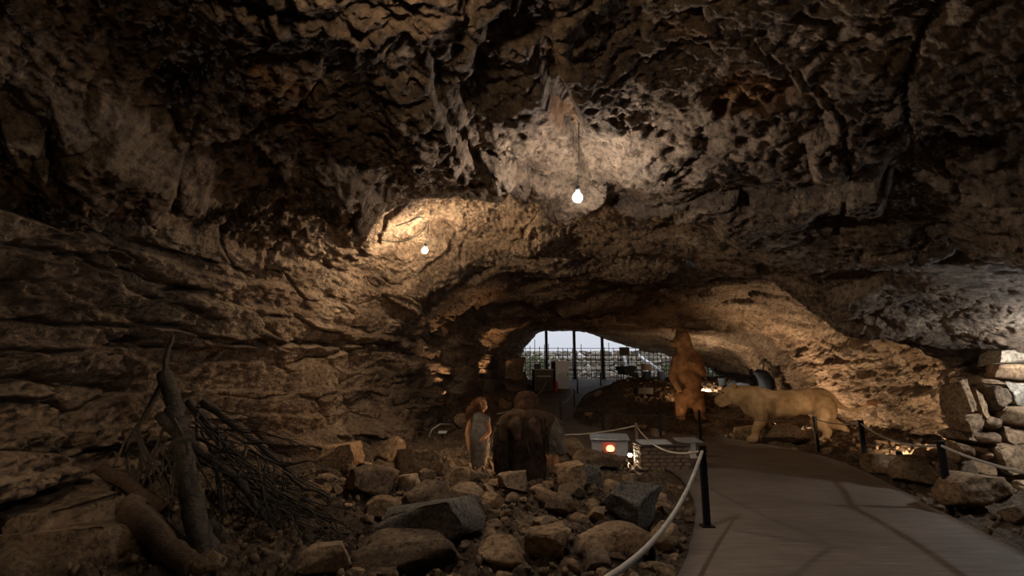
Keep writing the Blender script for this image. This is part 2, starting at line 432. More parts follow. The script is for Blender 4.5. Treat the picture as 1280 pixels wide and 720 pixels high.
# long bedding gap on the left wall and ledges under it
crackline([(180,400),(260,424),(360,430),(470,428),(520,445)], 0.28, 6)
crackline([(0,300),(110,325),(190,370),(260,400)], 0.22, 6)
crackline([(0,400),(120,405),(190,410)], 0.18, 5)
crackline([(0,437),(110,440),(200,425)], 0.20, 5)
crackline([(0,472),(100,475),(200,480)], 0.18, 5)
feat([(0,318),(110,335),(180,380),(150,390),(0,378)], 0.22, 10, 14)
feat([(0,440),(190,430),(200,470),(0,470)], 0.15, 8, 14)
feat([(240,432),(480,436),(470,540),(230,560)], -0.22, 14, 14)
feat([(330,540),(500,520),(520,560),(340,600)], 0.35, 18, 16)
# under-cut of the right wall
feat([(960,500),(1090,520),(1205,548),(1205,580),(1080,560),(960,530)], -0.5, 12, 25, 8)
crackline([(930,425),(1010,430),(1100,470),(1200,520)], 0.2, 5)
crackline([(960,455),(1040,470),(1130,510)], 0.16, 4)
# iron-stained breaks in the ceiling
stainpoly([(870,100),(930,80),(985,92),(1015,118),(985,135),(900,138)], 0.85)
feat([(870,100),(930,80),(985,92),(1015,118),(985,135),(900,138)], -0.10, 6, 10)
stainpoly([(310,20),(360,40),(405,75),(390,80),(325,60)], 0.75)
stainpoly([(310,80),(345,100),(420,150),(390,150),(320,105)], 0.7)
stainpoly([(672,25),(700,30),(715,60),(680,55)], 0.8)
stainpoly([(690,120),(712,130),(722,170),(700,165)], 0.8)
stainpoly([(830,15),(890,20),(880,40),(840,35)], 0.45)
stainpoly([(600,360),(800,350),(860,390),(620,400)], 0.30, 30)
stainpoly([(1060,250),(1090,250),(1110,300),(1060,290)], 0.3, 20)
# fade all relief out where the shell meets the hidden back end
fade = sstep(-3.6, -1.5, S[:, 1])
# keep relief from closing the far mouth
far = 1 - 0.45 * sstep(18, 28, S[:, 1])
V = S + Nf * (D * fade * far)[:, None]
V = V.reshape(NU, len(Yv), 3)
NVt = len(Yv)
def shell_part(name, u0, u1, v0=0, v1=None):
    i0 = int(round(u0 / 11 * (NU - 1))); i1 = int(round(u1 / 11 * (NU - 1)))
    P = V[i0:i1 + 1]; n, m = P.shape[:2]
    idx = np.arange(n * m).reshape(n, m)
    F = np.stack([idx[:-1, :-1], idx[:-1, 1:], idx[1:, 1:], idx[1:, :-1]], -1).reshape(-1, 4)
    me = mesh_np(name, P.reshape(-1, 3), F)
    a = me.attributes.new('stain', 'FLOAT', 'POINT')
    a.data.foreach_set('value', stain.reshape(NU, NVt)[i0:i1 + 1].ravel().astype(np.float32))
    o = link(name, me, M['cave'])
    return tag(o, kind='structure')
wl = shell_part('wall_left', 0, 3.6)
ce = shell_part('ceiling', 3.6, 8.6)
wr = shell_part('wall_right', 8.6, 11)
tag(wl, 'bedded limestone wall of the cave with ledges and joints, left of the branch pile', 'cave wall')
tag(ce, 'rugged brown limestone ceiling of the cave above the walkway', 'cave ceiling')
tag(wr, 'low lit limestone wall of the cave behind the walking lion', 'cave wall')
# closing rock behind the viewpoint
cap = V[:, 0, :]
me = mesh_py('wall_back', list(cap) + [(0.8, -4.6, 1.2)], [(i, i + 1, NU) for i in range(NU - 1)] + [(NU - 1, 0, NU)])
wb = tag(link('wall_back', me, M['cave']), 'rock closing the cave behind the viewpoint', 'cave wall', kind='structure')
def shell_hit(px_, py_, y0=2.0, y1=31.0):
    """nearest built shell vertex seen at a pixel (for hanging lamps on the rock)"""
    P = V.reshape(-1, 3)
    X, Yy, okk = project(P)
    d = (X - px_) ** 2 + (Yy - py_) ** 2
    c = np.where(okk & (d < 25) & (P[:, 1] > y0) & (P[:, 1] < y1))[0]
    if len(c) == 0: return None
    return Vector(P[c[np.argmin(P[c, 1])]].tolist())
def shell_z_ceiling(x, y):
    P = V[int(3.0 / 11 * NU):int(9.2 / 11 * NU)].reshape(-1, 3)
    d = (P[:, 0] - x) ** 2 + (P[:, 1] - y) ** 2
    return float(P[np.argmin(d), 2])
# ================================================================== ground and walkway
RAMP_Y = [-5, 13, 14, 16, 18, 20, 25, 30, 33]
RAMP_Z = [0, 0, .03, .18, .38, .60, 1.2, 1.87, 2.0]
LEFT = [(-2.2,-3.6),(-1.0,0.0),(0.35,2.8),(1.39,4.7),(2.13,6.35),(2.65,8.0),(2.95,9.9),(2.75,11.4),(1.9,13.0),(0.75,14.6),(0.2,16.4),(0.25,18.5),(.85,22.3),(1.5,26.0),(1.3,30.5)]
RIGHT = [(3.0,-3.6),(3.6,0.0),(4.3,2.8),(4.95,5.3),(5.4,6.7),(6.05,8.5),(6.65,10.3),(7.05,12.3),(6.7,14.0),(5.6,15.3),(3.6,16.2),(2.3,17.2),(2.2,18.8),(2.75,21.6),(3.8,25.3),(7.0,30.5)]
def ramp_z(y): return np.interp(y, RAMP_Y, RAMP_Z)
def dense(poly, n=60):
    P = np.array(poly, float); s = np.concatenate([[0], np.cumsum(np.linalg.norm(np.diff(P, axis=0), axis=1))])
    return hermite(s, P, np.linspace(0, s[-1], n))
LD, RD = dense(LEFT, 140), dense(RIGHT, 140)
PATH_POLY = np.concatenate([LD, RD[::-1]])
def ground_z(x, y):
    x = np.asarray(x, float); y = np.asarray(y, float)
    z = ramp_z(y) - 0.05
    sd = poly_sd(x, y, PATH_POLY)                   # metres, positive on the walkway
    out = np.clip(-sd, 0, None)
    # left: rubble bank falling to a hollow by the branches and rising to the wall
    l = sstep(0.0, 1.2, out) * sstep(3.2, 0.5, x) * sstep(16.5, 12.5, y)
    z = z + l * (0.10 + 0.20 * sstep(5.0, 8.0, y) - 0.14 * sstep(5.6, 4.0, y) + 0.22 * sstep(-2.2, -4.2, x) * sstep(3, 5, y))
    # right: bank up to the wall
    r = sstep(0.1, 2.6, out) * sstep(4.0, 5.2, x) * sstep(16.5, 14.5, y)
    z = z + r * 0.38
    # excavated mound beside the ramp and around the bear
    m = sstep(0.15, 1.6, out) * sstep(15.6, 17.8, y) * sstep(1.5, 3.2, x)
    z = z + m * (0.32 + 0.38 * sstep(18, 23, y) - 0.55 * sstep(24.5, 29, y))
    # far left bank beside the ramp
    fl = sstep(0.1, 1.5, out) * sstep(14, 17, y) * sstep(1.5, 0.0, x)
    z = z + fl * 0.35
    return z - np.where(sd > 0.06, 0.10, 0.0)
gx = np.linspace(-5.6, 13.4, 480)
gy = np.concatenate([np.linspace(-4.4, 3.0, 60, endpoint=False), np.exp(np.linspace(math.log(3.0), math.log(31.6), 620))])
GX, GY = np.meshgrid(gx, gy, indexing='ij')
gp = np.stack([GX.ravel(), GY.ravel(), np.zeros(GX.size)], 1)
gz = ground_z(gp[:, 0], gp[:, 1])
sd = poly_sd(gp[:, 0], gp[:, 1], PATH_POLY)
offp = sstep(0.02, -0.35, sd)
rough = 0.09 * fbm(gp, 1.1, 5, 3.0, 0.55)
f1, f2, rv, _ = worley(gp * np.array([4.2, 4.2, 1.0]) + 0.3 * fbm(gp, 2, 2)[:, None], 3.3)
rough += 0.10 * (sstep(.65, .1, f1) - .4) * (0.5 + rv)
f1, f2, rv, _ = worley(gp * np.array([11., 11., 1.0]) + 0.2 * fbm(gp, 4, 2)[:, None], 9.3)
rough += 0.035 * (sstep(.6, .1, f1) - .4)
gz = gz + offp * rough
gp[:, 2] = gz
idx = np.arange(GX.size).reshape(GX.shape)
F = np.stack([idx[:-1, :-1], idx[1:, :-1], idx[1:, 1:], idx[:-1, 1:]], -1).reshape(-1, 4)
fl = tag(link('floor', mesh_np('floor', gp, F), M['earth']), 'rough stony brown earth floor of the cave', 'cave floor', kind='structure')
def gzr(x, y):
    """built ground height"""
    i = int(np.clip(np.searchsorted(gx, x), 0, len(gx) - 1)); j = int(np.clip(np.searchsorted(gy, y), 0, len(gy) - 1))
    return float(gp[idx[i, j], 2])
def on_ground(px_, py_, ymax=31.0):
    """the ground point seen at a pixel"""
    d = ray(px_, py_); t = np.linspace(3, 45, 4000)
    P = np.array([0, 0, CAM_H])[None, :] + t[:, None] * np.array(d)[None, :]
    sdv = poly_sd(P[:, 0], P[:, 1], PATH_POLY)
    i = np.clip(np.searchsorted(gx, P[:, 0]), 0, len(gx) - 1); j = np.clip(np.searchsorted(gy, P[:, 1]), 0, len(gy) - 1)
    z = np.where(sdv > 0, ramp_z(P[:, 1]), gp[idx[i, j], 2])
    k = np.where((P[:, 2] <= z) | (P[:, 1] > ymax))[0][0]
    return Vector((float(P[k, 0]), float(P[k, 1]), float(z[k])))

def walk_mat():
    m, nt, b = new_mat('walkway_concrete')
    tc = N(nt, 'ShaderNodeTexCoord').outputs['Object']
    a = noise(nt, vmap(nt, tc, (0.7, 5.0, 1)), 3.0, 8, 0.7, 0.3)
    c = ramp(nt, a, [(0.25, (0.105, 0.08, 0.062)), (0.5, (0.165, 0.127, 0.10)), (0.75, (0.24, 0.19, 0.155))])
    s = ramp(nt, noise(nt, tc, 0.9, 4), [(0.35, (0.72, 0.70, 0.68)), (0.65, (1.05, 1.03, 1.0))])
    c = mixc(nt, c, s, 1.0, 'MULTIPLY')
    nt.links.new(c, b.inputs['Base Color']); b.inputs['Roughness'].default_value = 0.72
    bump(nt, b, noise(nt, vmap(nt, tc, (1.0, 9.0, 1)), 6, 8, 0.7), 0.5, 0.03)
    return m
M['walk'] = walk_mat()
nW = 24
PW = np.array([[(1 - t) * LD[i] + t * RD[i] for t in np.linspace(0, 1, nW)] for i in range(140)])   # (140,nW,2)
edge = np.minimum(np.linspace(0, 1, nW), 1 - np.linspace(0, 1, nW))[None, :]
zt = ramp_z(PW[:, :, 1])
jag = 0.04 * perlin(np.stack([PW[:, :, 0].ravel(), PW[:, :, 1].ravel(), np.zeros(PW.size // 2)], 1), 3.0).reshape(140, nW)
PW[:, 0, 0] += jag[:, 0]; PW[:, -1, 0] += jag[:, -1]
top = np.concatenate([PW, zt[:, :, None]], 2).reshape(-1, 3)
bot = top.copy(); bot[:, 2] -= 0.22
ii = np.arange(140 * nW).reshape(140, nW)
Ft = np.stack([ii[:-1, :-1], ii[:-1, 1:], ii[1:, 1:], ii[1:, :-1]], -1).reshape(-1, 4)
n0 = 140 * nW
side = []
for a, b_ in ((ii[:, 0], 1), (ii[:, -1], -1)):
    q = np.stack([a[:-1], a[1:], a[1:] + n0, a[:-1] + n0], -1)
    side.append(q if b_ > 0 else q[:, ::-1])
wk = link('walkway', mesh_np('walkway', np.concatenate([top, bot]), np.concatenate([Ft[:, ::-1]] + side)), M['walk'], smooth=False)
tag(wk, 'winding brown-grey concrete visitor walkway leading to the cave mouth', 'walkway', kind='structure')
# ================================================================== lamps of the cave, and added fill lamps
M['blackplastic'] = plain('black_plastic', (0.02, 0.02, 0.022), 0.5)
M['cable'] = plain('dark_cable', (0.03, 0.025, 0.02), 0.6)
def bulb_mat(name, col, watts, area):
    return emit(name, col, watts / (math.pi * area))
def clearance(p):
    d = np.linalg.norm(V.reshape(-1, 3) - np.array(p)[None, :], axis=1); i = int(np.argmin(d))
    side = float(((np.array(p) - V.reshape(-1, 3)[i]) * Nf[i]).sum())
    return float(d[i]) * (1 if side > 0 else -1)
def spot(name, loc, target, watts, col, ang=80, r=0.03, parent=None, blend=0.6):
    l = bpy.data.lights.new(name, 'SPOT'); l.energy = watts; l.color = col; l.shadow_soft_size = r
    l.spot_size = math.radians(ang); l.spot_blend = blend
    o = bpy.data.objects.new(name, l); COL.objects.link(o)
    o.location = loc; o.rotation_euler = (Vector(target) - Vector(loc)).to_track_quat('-Z', 'Y').to_euler()
    if parent is not None: o.parent = parent
    return o
def bulb_lamp(loc, top, r, watts, col, label):
    """glowing globe on a short holder hung from the rock at `top`; the globe itself gives the light"""
    e = empty('bare_bulb', loc); tag(e, label, 'lamp', 'bare bulbs in the cave')
    bm = bmesh.new(); bmesh.ops.create_icosphere(bm, subdivisions=2, radius=r)
    link('bulb', bm_mesh('bulb', bm), bulb_mat('bulb_glow', col, watts, 4 * math.pi * r * r), e)
    L = Vector(top) - Vector(loc); d = L.normalized()
    tube('holder', [d * r * .92, d * (r + .07)], [r * .45, r * .5], M['blackplastic'], e, 10)
    tube('cord', [d * (r + .06), L * .6 + Vector((0.01, 0.0, 0.0)), L], 0.005, M['cable'], e, 6)
    return e
def floor_spot(loc, target, watts, col, label, ang=90, s=1.0, glow=0.4):
    """small floor spotlight: foot, yoke, can, glowing lens"""
    e = empty('floor_spotlight', loc); tag(e, label, 'spotlight', 'small floor spotlights')
    d = (Vector(target) - Vector(loc)).normalized(); q = d.to_track_quat('Z', 'Y')
    c = Vector((0, 0, .16 * s))
    f = link('foot', lathe_mesh('foot', [(.07*s, -.05), (.07*s, .015), (.02*s, .02), (.015*s, .08*s)], 14), M['blackplastic'], e)
    y = tube('yoke', [Vector((-.07*s, 0, .16*s)), Vector((-.07*s, 0, .09*s)), Vector((.07*s, 0, .09*s)), Vector((.07*s, 0, .16*s))], .008*s, M['blackplastic'], e, 6)
    can = link('housing', lathe_mesh('housing', [(.03*s, -.09*s), (.05*s, -.07*s), (.06*s, .03*s), (.065*s, .04*s), (.056*s, .04*s), (.05*s, .02*s)], 16), M['blackplastic'], e)
    can.location = c; can.rotation_euler = q.to_euler()
    le = link('lens', lathe_mesh('lens', [(.05*s, .0), (.05*s, .028*s), (.03*s, .034*s)], 16), emit('spot_lens', col, glow), can)
    spot('beam', c + d * .06 * s, c + d * 3, watts, col, ang, .03 * s, e)
    return e
# bare bulb under the ceiling in the middle
lb = at_y(722, 247, 5.0)
zc = shell_z_ceiling(lb.x, lb.y)
bulb_lamp(lb, (lb.x + .03, lb.y - .02, zc + .03), 0.05, P_BULB, COOL, 'brilliant white bare bulb hanging under the middle of the cave ceiling')
# bulb on the left buttress
l2 = at_y(531, 313, 9.05)
hook = shell_hit(540, 276, 7.5, 14) or at_y(537, 283, 9.35)
bulb_lamp(l2, hook, 0.05, P_WALLBULB, WARM, 'warm bulb hanging from a cable on the left rock buttress')
# bulb on the right, just outside the picture, above the dry-stone wall
lr = Vector((7.6, 6.9, 2.0))
bulb_lamp(lr, (7.7, 6.95, shell_z_ceiling(7.7, 6.95)), 0.05, P_SIDE, (.90, .96, 1.0), 'cool bulb above the dry-stone wall at the right edge')
# added bulb out of view above the viewpoint, fills the near cave
lk = Vector((-0.5, 1.9, 3.5))
bulb_lamp(lk, (-.5, 1.9, shell_z_ceiling(-.5, 1.9)), 0.05, P_BACK, WARM, 'added warm fill bulb under the roof just above the viewpoint')
def added_hung_spot(loc, target, watts, col, label, ang):
    """added can spotlight on an arm from the roof, for extra light"""
    e = empty('added_hanging_spotlight', loc); tag(e, label, 'spotlight')
    d = (Vector(target) - Vector(loc)).normalized(); q = d.to_track_quat('Z', 'Y')
    zt = shell_z_ceiling(loc.x, loc.y) - loc.z
    tube('arm', [(0, 0, 0), (0, 0, zt + .03)], .012, M['blackplastic'], e, 8)
    can = link('housing', lathe_mesh('housing', [(.03, -.09), (.05, -.07), (.06, .03), (.065, .04), (.056, .04), (.05, .02)], 16), M['blackplastic'], e); can.rotation_euler = q.to_euler()
    link('lens', lathe_mesh('lens', [(.05, .0), (.05, .028), (.03, .034)], 16), emit('spot_lens', col, 2), can)
    spot('beam', d * .06, d * 3, watts, col, ang, .03, e)
added_hung_spot(Vector((-3.2, 2.4, 2.9)), (-4.5, 5.2, .6), 30, WARM, 'added spotlight hung over the rock ledges at the near left', 40)  # added out of view to brighten the ledge tops
added_hung_spot(Vector((3.2, 9.0, 3.75)), (7.0, 14.6, .9), 75, WARM, 'added small can spotlight under the roof, aimed at the lion', 27)  # added lamp by the ceiling brow, brightens the lion
# floor spotlights of the exhibition, and added ones that brighten dark parts
def gpt(x, y): return Vector((x, y, gzr(x, y) + .02))
floor_spot(gpt(8.0, 16.1), (9.6, 15.0, 2.6), 150, (1.0, .72, .44), 'floor spotlight hidden behind the lion, lighting the right wall', 150)
floor_spot(gpt(7.9, 10.9), (9.3, 12.2, 1.7), 50, (1.0, .72, .44), 'floor spotlight on the stones behind the lion tail', 140)
GUARD = []
floor_spot(gpt(5.75, 15.95), (7.2, 14.6, .85), 5, WARM, 'floor spotlight on the ground before the lion head', 100)
def guarded(p, *a, **k):
    GUARD.append(Vector(p)); return floor_spot(p, *a, **k)
floor_spot(gpt(7.7, 21.2), (10.6, 25.0, 2.8), 80, WARM, 'added floor spotlight beyond the mound, lighting the far right hollow', 150)  # added lamp, keeps the hollow right of the bear from going black
guarded(gpt(8.0, 19.2), (10.0, 20.4, 2.4), 42, WARM, 'added floor spotlight hidden behind the bear, lighting the far right wall', 140)  # added hidden lamp, brightens the gloom right of the bear
guarded(gpt(6.7, 19.8), (5.2, 21.6, 1.7), 15, AMBER, 'added floor spotlight on the mound behind the bear', 150)  # added lamp that makes the dark mound visible
guarded(on_ground(822, 543), (5.7, 17.4, 2.0), 16, AMBER, 'floor spotlight left of the standing bear', 75)
g = on_ground(788, 580)
floor_spot(g + Vector((0, 0, .02)), (1.5, 7.6, .7), 9, WARM, 'small bright spotlight with red cable beside the display box', 110, .7, 200)
floor_spot(gpt(.35, 9.3), (-.35, 8.8, .9), 20, AMBER, 'amber floor spotlight in front of the two fur-clad figures', 150)
guarded(on_ground(578, 530), at_y(553, 438, 15.5), 60, AMBER, 'floor spotlight at the foot of the left wall behind the child figure', 75)
guarded(on_ground(632, 506), at_y(612, 428, 21.5), 80, AMBER, 'floor spotlight at the foot of the left wall beyond the reddish blocks', 65)
# ================================================================== rubble, boulders, ledges, dry-stone wall
def rock_verts(seed, boxy=False, sub=4, rough=0.045):
    rs = np.random.RandomState(seed)
    bm = bmesh.new(); bmesh.ops.create_icosphere(bm, subdivisions=sub, radius=1.0)
    P = np.array([v.co[:] for v in bm.verts]); F = np.array([[v.index for v in f.verts] for f in bm.faces]); bm.free()
    nrm = []
    if boxy:
        for ax in np.eye(3):
            for s in (1, -1): nrm.append((ax * s + rs.normal(size=3) * .17, rs.uniform(.46, .66)))
        for _ in range(9): nrm.append((rs.normal(size=3), rs.uniform(.62, .80)))
        P = P * 1.15
    else:
        for _ in range(12): nrm.append((rs.normal(size=3), rs.uniform(.52, .85)))
    for n, d in nrm:
        n = n / np.linalg.norm(n); h = np.maximum(0, P @ n - d); P = P - h[:, None] * n[None, :]
    nn = P / (np.linalg.norm(P, axis=1)[:, None] + 1e-6)
    o = seed * 3.7
    P = P + nn * (rough * fbm(P, 2.2, 3, o) + rough * .8 * fbm(P, 4.5, 4, o, .6, True))[:, None]
    P = P + nn * (0.03 * np.floor(2.5 + 2.5 * perlin(P * np.array([1, 1, 3.0]), 1.6, o)) / 2.5)[:, None]
    mn, mx = P.min(0), P.max(0)
    P = (P - (mn + mx) / 2) / (mx - mn)             # unit bounding box
    P[:, 2] += 0.5                                  # origin at the base
    return P, F
ROCKS = [mesh_np('rock', *rock_verts(s)) for s in range(14)]
SLABS = [mesh_np('slab', *rock_verts(50 + s, True)) for s in range(8)]
for me in ROCKS + SLABS: me.shade_smooth()
_variants = {}
def rock(name, kind, k, loc, dims, mat, rz=0.0, tilt=(0, 0), parent=None):
    src = (ROCKS if kind == 'r' else SLABS); me0 = src[k % len(src)]
    key = (me0.name, mat.name)
    if key not in _variants:
        me = me0.copy(); me.materials.clear(); me.materials.append(mat); _variants[key] = me
    o = bpy.data.objects.new(name, _variants[key]); COL.objects.link(o)
    o.location = loc; o.scale = dims; o.rotation_euler = (tilt[0], tilt[1], rz)
    if parent is not None: o.parent = parent
    return o
RB, GR = M['rubble'], M['greyrock']
# --- boulders that stand out: left px, right px, top px, base px, shape, material, label
BIG = [
 (484,594,634,690,'s',GR,'broad flat grey slab lying in the middle of the rubble'),
 (445,566,690,735,'s',RB,'long tan slab at the bottom edge, right of the branch pile'),
 (756,832,604,668,'r',GR,'large dark grey boulder beside the roped walkway edge'),
 (726,810,662,704,'r',RB,'broad brown boulder in front of the dark grey boulder'),
 (490,548,568,606,'s',RB,'brown angular block at the foot of the left wall by the child figure'),
 (426,492,586,630,'r',RB,'large rounded tan boulder right of the branch tips'),
 (501,559,606,650,'r',RB,'brown boulder just above the broad flat grey slab'),
 (561,588,588,616,'r',RB,'small tan rock under the child figure'),
 (694,732,580,622,'s',RB,'upright brown block right of the seated figure'),
 (726,752,584,614,'s',GR,'dark square stone between the seated figure and the grey boulder'),
 (601,630,618,645,'r',RB,'pale pointed rock in the centre of the rubble'),
 (560,604,610,640,'r',RB,'low tan rock left of the pale pointed rock'),
 (455,496,626,656,'r',RB,'brown rock left of the broad flat grey slab'),
 (620,662,592,624,'s',RB,'flat tan rock just below the seated figure'),
 (661,693,613,640,'r',RB,'tan rock below the right elbow of the seated figure'),
 (684,722,622,652,'r',RB,'long leaning rock left of the dark grey boulder'),
 (402,446,562,594,'s',RB,'brown block under the left wall behind the rounded boulder'),
 (466,502,552,582,'r',RB,'rock tucked against the left wall left of the child figure'),
 (706,731,554,578,'r',RB,'lit tan rock right behind the seated figure'),
 (717,780,571,590,'s',RB,'thin flat lit slab in front of the grey display box'),
 (814,852,658,694,'r',RB,'brown rock on the walkway edge near the first rope post'),
 (826,870,688,716,'r',RB,'low rock at the bottom edge touching the walkway'),
 (660,712,664,700,'s',RB,'wide low stone right of centre near the bottom edge'),
 (600,655,680,716,'r',RB,'brown stone at the bottom edge in front of the pale pointed rock'),
 (241,272,706,730,'r',RB,'round pale stone at the bottom edge under the main trunk'),
 (376,430,690,724,'s',RB,'brown stone at the bottom edge under the branch pile'),
 (1205,1260,606,644,'r',RB,'dark boulder at the right edge behind the leaning rope post'),
 (1134,1178,588,616,'r',RB,'brown rock right of the walkway below the lion tail'),
 (1092,1130,578,598,'s',RB,'rock at the walkway edge beside the middle right post'),
 (964,1012,540,560,'r',RB,'brightly lit stone between the front legs of the lion'),
 (925,960,540,553,'s',RB,'low stone at the walkway edge in front of the lion'),
 (630,656,448,474,'s',RB,'upper reddish block of the stack left of the far counter'),
 (628,660,470,496,'s',RB,'lower reddish block of the stack left of the far counter'),
]
PLACED = []
def place_big(i, x0, x1, yt, yb, kd, mat, label):
    w = x1 - x0; xc = (x0 + x1) / 2
    if 'upper reddish' in label:
        p = PLACED[-1][0].copy() if False else on_ground(643, 500)
        sc = p.y / 640
        zb = p.z + 26 * sc
        o = rock('boulder', kd, i, (p.x, p.y + .25, zb - .12), (w * sc, .9, 26 * sc + .14), mat, .2)
    else:
        p = on_ground(xc, yb - 6 if yb < 720 else 718)
        if poly_sd(np.array([p.x]), np.array([p.y]), PATH_POLY)[0] > -.1: p = p + Vector((.35 if p.x > 4 else -.35, .15, 0)); p.z = gzr(p.x, p.y)
        sc = (p - Vector((0, 0, CAM_H))).length / 655
        W_, H_ = w * sc * 1.04, (yb - yt) * sc
        hh = H_ * (0.80 if p.y < 8 else .95)
        D_ = W_ * .85
        o = rock('boulder', kd, i * 5 + 1, (p.x, p.y + D_ * .30, p.z - hh * .12), (W_, D_, max(hh * 1.1, .08)), mat, (i * 1.7) % .6 - .3, (((i * .37) % .2) - .1, ((i * .53) % .24) - .12))
        PLACED.append((p, W_))
    tag(o, label, 'rock')
for i, b in enumerate(BIG): place_big(i, *b)
# --- ledge slabs at the foot of the left wall
for i, (x0, x1, yt, yb, Y, label) in enumerate([
 (-40,140,594,640,5.6,'upper flat ledge slab at the lower left, lit on top'),
 (-60,108,630,672,5.15,'middle ledge slab stepping down at the lower left'),
 (-80,152,662,715,4.75,'lowest broad ledge slab at the bottom left corner')]):
    a, b_ = at_y(x0, yt, Y), at_y(x1, yb, Y)
    w = b_.x - a.x; top = a.z
    o = rock('ledge_slab', 's', i + 3, ((a.x + b_.x) / 2, Y + .35, top - .62), (w * 1.08, 1.1, .62), M['cave'], 0.08 * (i - 1), (0.03, -0.05))
    tag(o, label, 'rock slab')
# --- stones set in front of the floor spotlights to hide their glare
for g_, lab in zip(GUARD + [gpt(5.7, 15.85)], ['stone hiding the lamp behind the right leg of the bear', 'stone hiding the lamp on the mound', 'lit stone left of the feet of the bear', 'stone hiding a lamp at the left wall behind the child figure', 'stone hiding a lamp at the left ramp edge', 'lit stone on the ground in front of the lion nose']):
    d_ = (Vector((0, 0, 0)) - Vector((g_.x, g_.y, 0))).normalized()
    q = g_ + d_ * .30; k_ = 1 + .02 * g_.y
    o = rock('rock', 'r', int(g_.x * 7) % 14, (q.x, q.y, gzr(q.x, q.y) - .06), (.40 * k_, .26, .34 * k_), RB, .3)
    tag(o, lab, 'rock')
# --- scattered rocks
rng = random.Random(11)
SHORT = ['the broad grey slab', 'the long tan slab at the bottom edge', 'the large dark grey boulder', 'the broad brown boulder', 'the angular block by the child figure', 'the rounded boulder by the branch tips',
 'the boulder above the grey slab', 'the rock under the child figure', 'the upright block by the seated figure', 'the dark square stone', 'the pale pointed rock', 'the low tan rock at the centre', 'the rock left of the grey slab',
 'the flat rock below the seated figure', 'the rock below the seated figure elbow', 'the long leaning rock', 'the block under the left wall', 'the rock against the left wall', 'the lit tan rock behind the seated figure', 'the thin lit slab by the display box',
 'the rock by the first rope post', 'the low rock touching the walkway', 'the wide low stone near the bottom edge', 'the brown stone at the bottom edge', 'the round pale stone under the trunk', 'the stone under the branch pile',
 'the dark boulder behind the leaning post', 'the brown rock below the lion tail', 'the rock beside the middle right post', 'the lit stone between the lion legs', 'the low stone before the lion']
EXTRA = [(860, 530, 'the feet of the bear'), (804, 488, 'the dark crate'), (754, 525, 'the post behind the display box'), (826, 530, 'the post left of the bear'), (1240, 560, 'the dry-stone wall'), (783, 470, 'the wheelbarrow'), (720, 500, 'the ramp posts'), (760, 560, 'the grey display box'), (832, 570, 'the brick plinth')]
LAND = [((b[0] + b[1]) / 2, (b[2] + b[3]) / 2, n) for b, n in zip(BIG, SHORT)] + EXTRA
def where(x, y, z):
    a, b_, _ = project(np.array([[x, y, z]])); a, b_ = float(a[0]), float(b_[0])
    lx, ly, n = min(LAND, key=lambda q: (q[0] - a) ** 2 + ((q[1] - b_) * 1.4) ** 2)
    dx, dy = a - lx, (b_ - ly) * 1.3
    far_ = 'just ' if math.hypot(dx, dy) < 26 else ''
    return far_ + (('right of ' if dx > 0 else 'left of ') if abs(dx) > abs(dy) else ('in front of ' if dy > 0 else 'behind ')) + n
def scatter(n, xr, yr, smin, smax, cond, label, group, mat=RB, mind=0.10):
    pts = []; tries = 0
    while len(pts) < n and tries < n * 60:
        tries += 1
        x, y = rng.uniform(*xr), rng.uniform(*yr)
        if not cond(x, y): continue
        s = smin + (smax - smin) * rng.random() ** 2.0
        if poly_sd(np.array([x]), np.array([y]), PATH_POLY)[0] > -s * .45: continue
        if any((x - a) ** 2 + (y - b_) ** 2 < ((s + c) * .34) ** 2 for a, b_, c in pts): continue
        if any((x - p.x) ** 2 + (y - p.y - w * .3) ** 2 < ((s + w) * .40) ** 2 for p, w in PLACED): continue
        pts.append((x, y, s))
    for i, (x, y, s) in enumerate(pts):
        h = s * rng.uniform(.4, .75)
        kd = 'r' if rng.random() < .7 else 's'
        o = rock('rubble_rock', kd, rng.randrange(40), (x, y, gzr(x, y) - h * .22), (s, s * rng.uniform(.65, 1.0), h), mat, rng.uniform(0, 6.28), (rng.uniform(-.25, .25), rng.uniform(-.25, .25)))
        szw = 'tiny' if s < .14 else 'small' if s < .2 else 'medium' if s < .3 else 'large'
        tag(o, szw + (' flat' if h < .52 * s else ' chunky') + (' angular' if kd == 's' else '') + ' rock ' + where(x, y, gzr(x, y) + h * .4), 'rock', group)
def wall_left_x(y): return np.interp(y, [2, 6, 9, 11, 13, 17], [-4.5, -4.3, -3.6, -3.0, -2.6, -1.9])
scatter(205, (-3.6, 2.6), (4.2, 7.7), .10, .44, lambda x, y: x > wall_left_x(y) + .5 and not (x < -1.5 and y < 6.3), 'loose brown limestone rock in the rubble in front of the seated figure', 'rocks of the foreground rubble')
scatter(45, (-3.2, 2.8), (7.6, 12.0), .10, .36, lambda x, y: x > wall_left_x(y) + .4 and not (-1.3 < x < 1.0 and 7.6 < y < 9.3), 'small rock on the rubble bank around the two fur-clad figures', 'rocks around the figures')
scatter(60, (4.9, 9.0), (5.0, 13.5), .10, .45, lambda x, y: x < np.interp(y, [5, 9, 13], [7.6, 8.2, 9.2]), 'loose rock on the bank between the right walkway edge and the wall', 'rocks of the right bank')
scatter(40, (2.2, 9.0), (16.3, 24.0), .12, .45, lambda x, y: True, 'stone lying on the excavated mound around the bear', 'stones of the mound')
